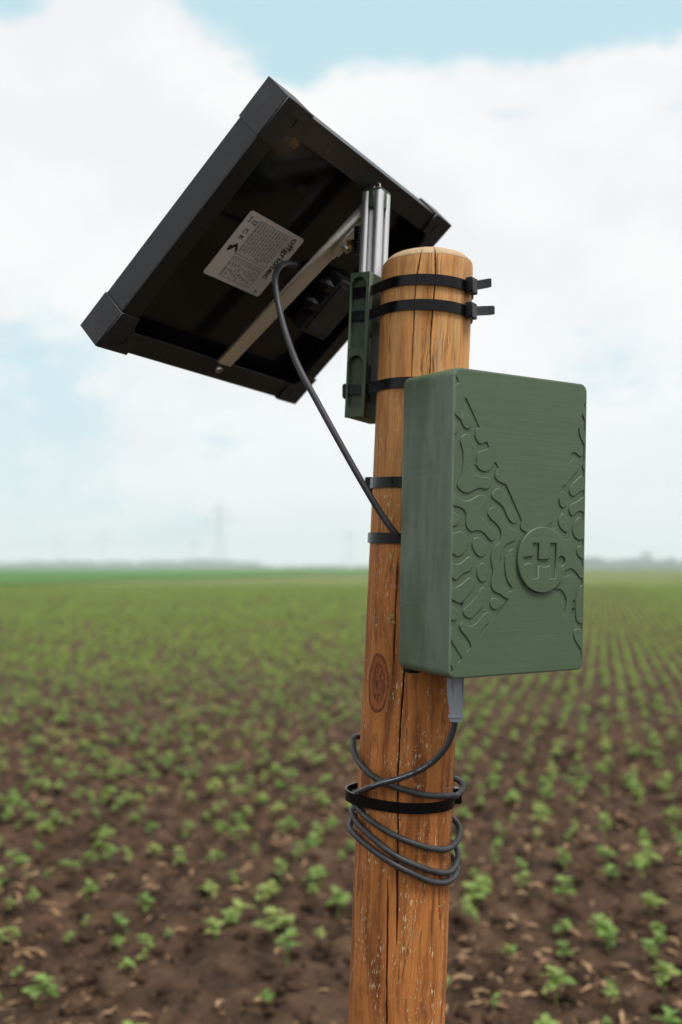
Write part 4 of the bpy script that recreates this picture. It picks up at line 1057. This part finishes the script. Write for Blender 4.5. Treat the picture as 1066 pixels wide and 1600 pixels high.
def wires(p, q, hz, label):
    m_ = MB()
    for o_ in (-10, 10):
        pts = []
        for i in range(25):
            t = i / 24; pts.append((p[0] + (q[0] - p[0]) * t + o_ * .6, p[1] + (q[1] - p[1]) * t, hz[0] + (hz[1] - hz[0]) * t - 9 * 4 * t * (1 - t)))
        m_.tube(pts, .12, 5)
    obj('power_line', m_.mesh('power_line'), M_LATTICE, label=label, cat='power line')
wires((-800, 1450), (-368, 1300), (33, 33), 'sagging wires running to the furthest left pylon')
wires((-368, 1300), (-276, 1150), (33, 33), 'sagging wires between the two leftmost pylons')
wires((-276, 1150), (-98, 800), (33, 39), 'sagging wires reaching the tallest pylon')
# wooded horizon: one mass of crowns far away
tr_ = random.Random(5); Vs = []; Fs = []; n = 0
def crown(x, y, r, h):
    global n
    v = []; f = []; seg, rg = 8, 5
    for j in range(rg + 1):
        th = math.pi * j / rg
        for i in range(seg):
            a = 2 * math.pi * i / seg; q = 1 + tr_.uniform(-.22, .22); v.append((x + r * q * math.sin(th) * math.cos(a), y + r * q * math.sin(th) * math.sin(a), h * .52 + h * .5 * q * math.cos(th)))
    for j in range(rg):
        for i in range(seg): l = (i + 1) % seg; f.append((j * seg + i + n, j * seg + l + n, (j + 1) * seg + l + n, (j + 1) * seg + i + n))
    Vs.append(np.array(v)); Fs.append(np.array(f)[:, ::-1]); n += len(v)
for i in range(900):
    X_ = tr_.uniform(-1200, 1200); az_ = X_ / 1600
    base = 12 if az_ < -.08 else (6 if az_ < .2 else 12)
    hgt_ = base * (0.75 + .5 * mnoise.noise((X_ * .006, 2, 1)) + tr_.uniform(-.15, .2))
    if hgt_ > 3: crown(X_, 1600 + tr_.uniform(-60, 60), hgt_ * .9, hgt_)
for i in range(120):
    X_ = tr_.uniform(250, 520); crown(X_, 1250 + tr_.uniform(-30, 30), 6, tr_.uniform(8, 13) + 4 * mnoise.noise((X_ * .02, 1, 1)))
me = np_mesh('far_woodland', np.concatenate(Vs), np.concatenate(Fs)); smooth_mesh(me, 180)
obj('far_woodland', me, M_WOODS, label='low hazy line of woodland along the whole horizon', cat='woodland', kind='stuff')
def tree(x, y, h, r, label):
    t = empty('tree', Matrix.Translation((x, y, 0)), label=label, cat='tree')
    m_ = MB(); m_.tube([(0, 0, 0), (.1, 0, h * .3), (0, .1, h * .55), (0, 0, h * .8)], [h * .03, h * .025, h * .018, h * .006], 8)
    for k in range(5):
        a = k * 1.26; m_.tube([(0, 0, h * (.35 + .07 * k)), (math.cos(a) * r * .6, math.sin(a) * r * .6, h * (.55 + .07 * k))], [h * .01, h * .004], 5)
    obj('trunk', m_.mesh('trunk'), M_BARK, t)
    rr = random.Random(int(x)); v = []; f = []
    for k in range(2600):
        th = rr.uniform(0, 6.28); q = rr.random() ** .5; zz = rr.uniform(-1, 1); rad = r * q * math.sqrt(max(0, 1 - zz * zz)) * (1 + .3 * math.sin(3 * th + zz * 4))
        p = Vector((rad * math.cos(th), rad * math.sin(th), h * .6 + zz * h * .4)); s = rr.uniform(.25, .6)
        a_ = Vector((rr.gauss(0, 1), rr.gauss(0, 1), rr.gauss(0, 1))).normalized() * s; c_ = a_.orthogonal().normalized() * s
        k0 = len(v); v += [tuple(p - a_), tuple(p + c_ * .6), tuple(p + a_), tuple(p - c_ * .6)]; f.append((k0, k0 + 1, k0 + 2, k0 + 3))
    obj('crown', np_mesh('crown', np.array(v), np.array(f)), M_WOODS, t)
tree(398, 1300, 22, 8.5, 'tall hazy tree rising above the horizon at far right')
tree(372, 1320, 13, 6, 'lower rounded tree just left of the tall one at far right')

# ------------------------------------------------------------------ haze
m_ = MB(); m_.box((0, 0, 29.5), (1800, 1800, 30.5))
hz = obj('haze', m_.mesh('haze'), None, label='pale misty air over the whole field', cat='haze', kind='stuff')
hm = bpy.data.materials.new('misty_air'); hm.use_nodes = True; t = hm.node_tree; t.nodes.clear()
pv = t.nodes.new('ShaderNodeVolumePrincipled'); pv.inputs['Color'].default_value = (.86, .93, 1.0, 1); pv.inputs['Density'].default_value = HAZE
pv.inputs['Anisotropy'].default_value = 0.0
oo = t.nodes.new('ShaderNodeOutputMaterial'); t.links.new(pv.outputs[0], oo.inputs['Volume'])
hz.data.materials.append(hm)
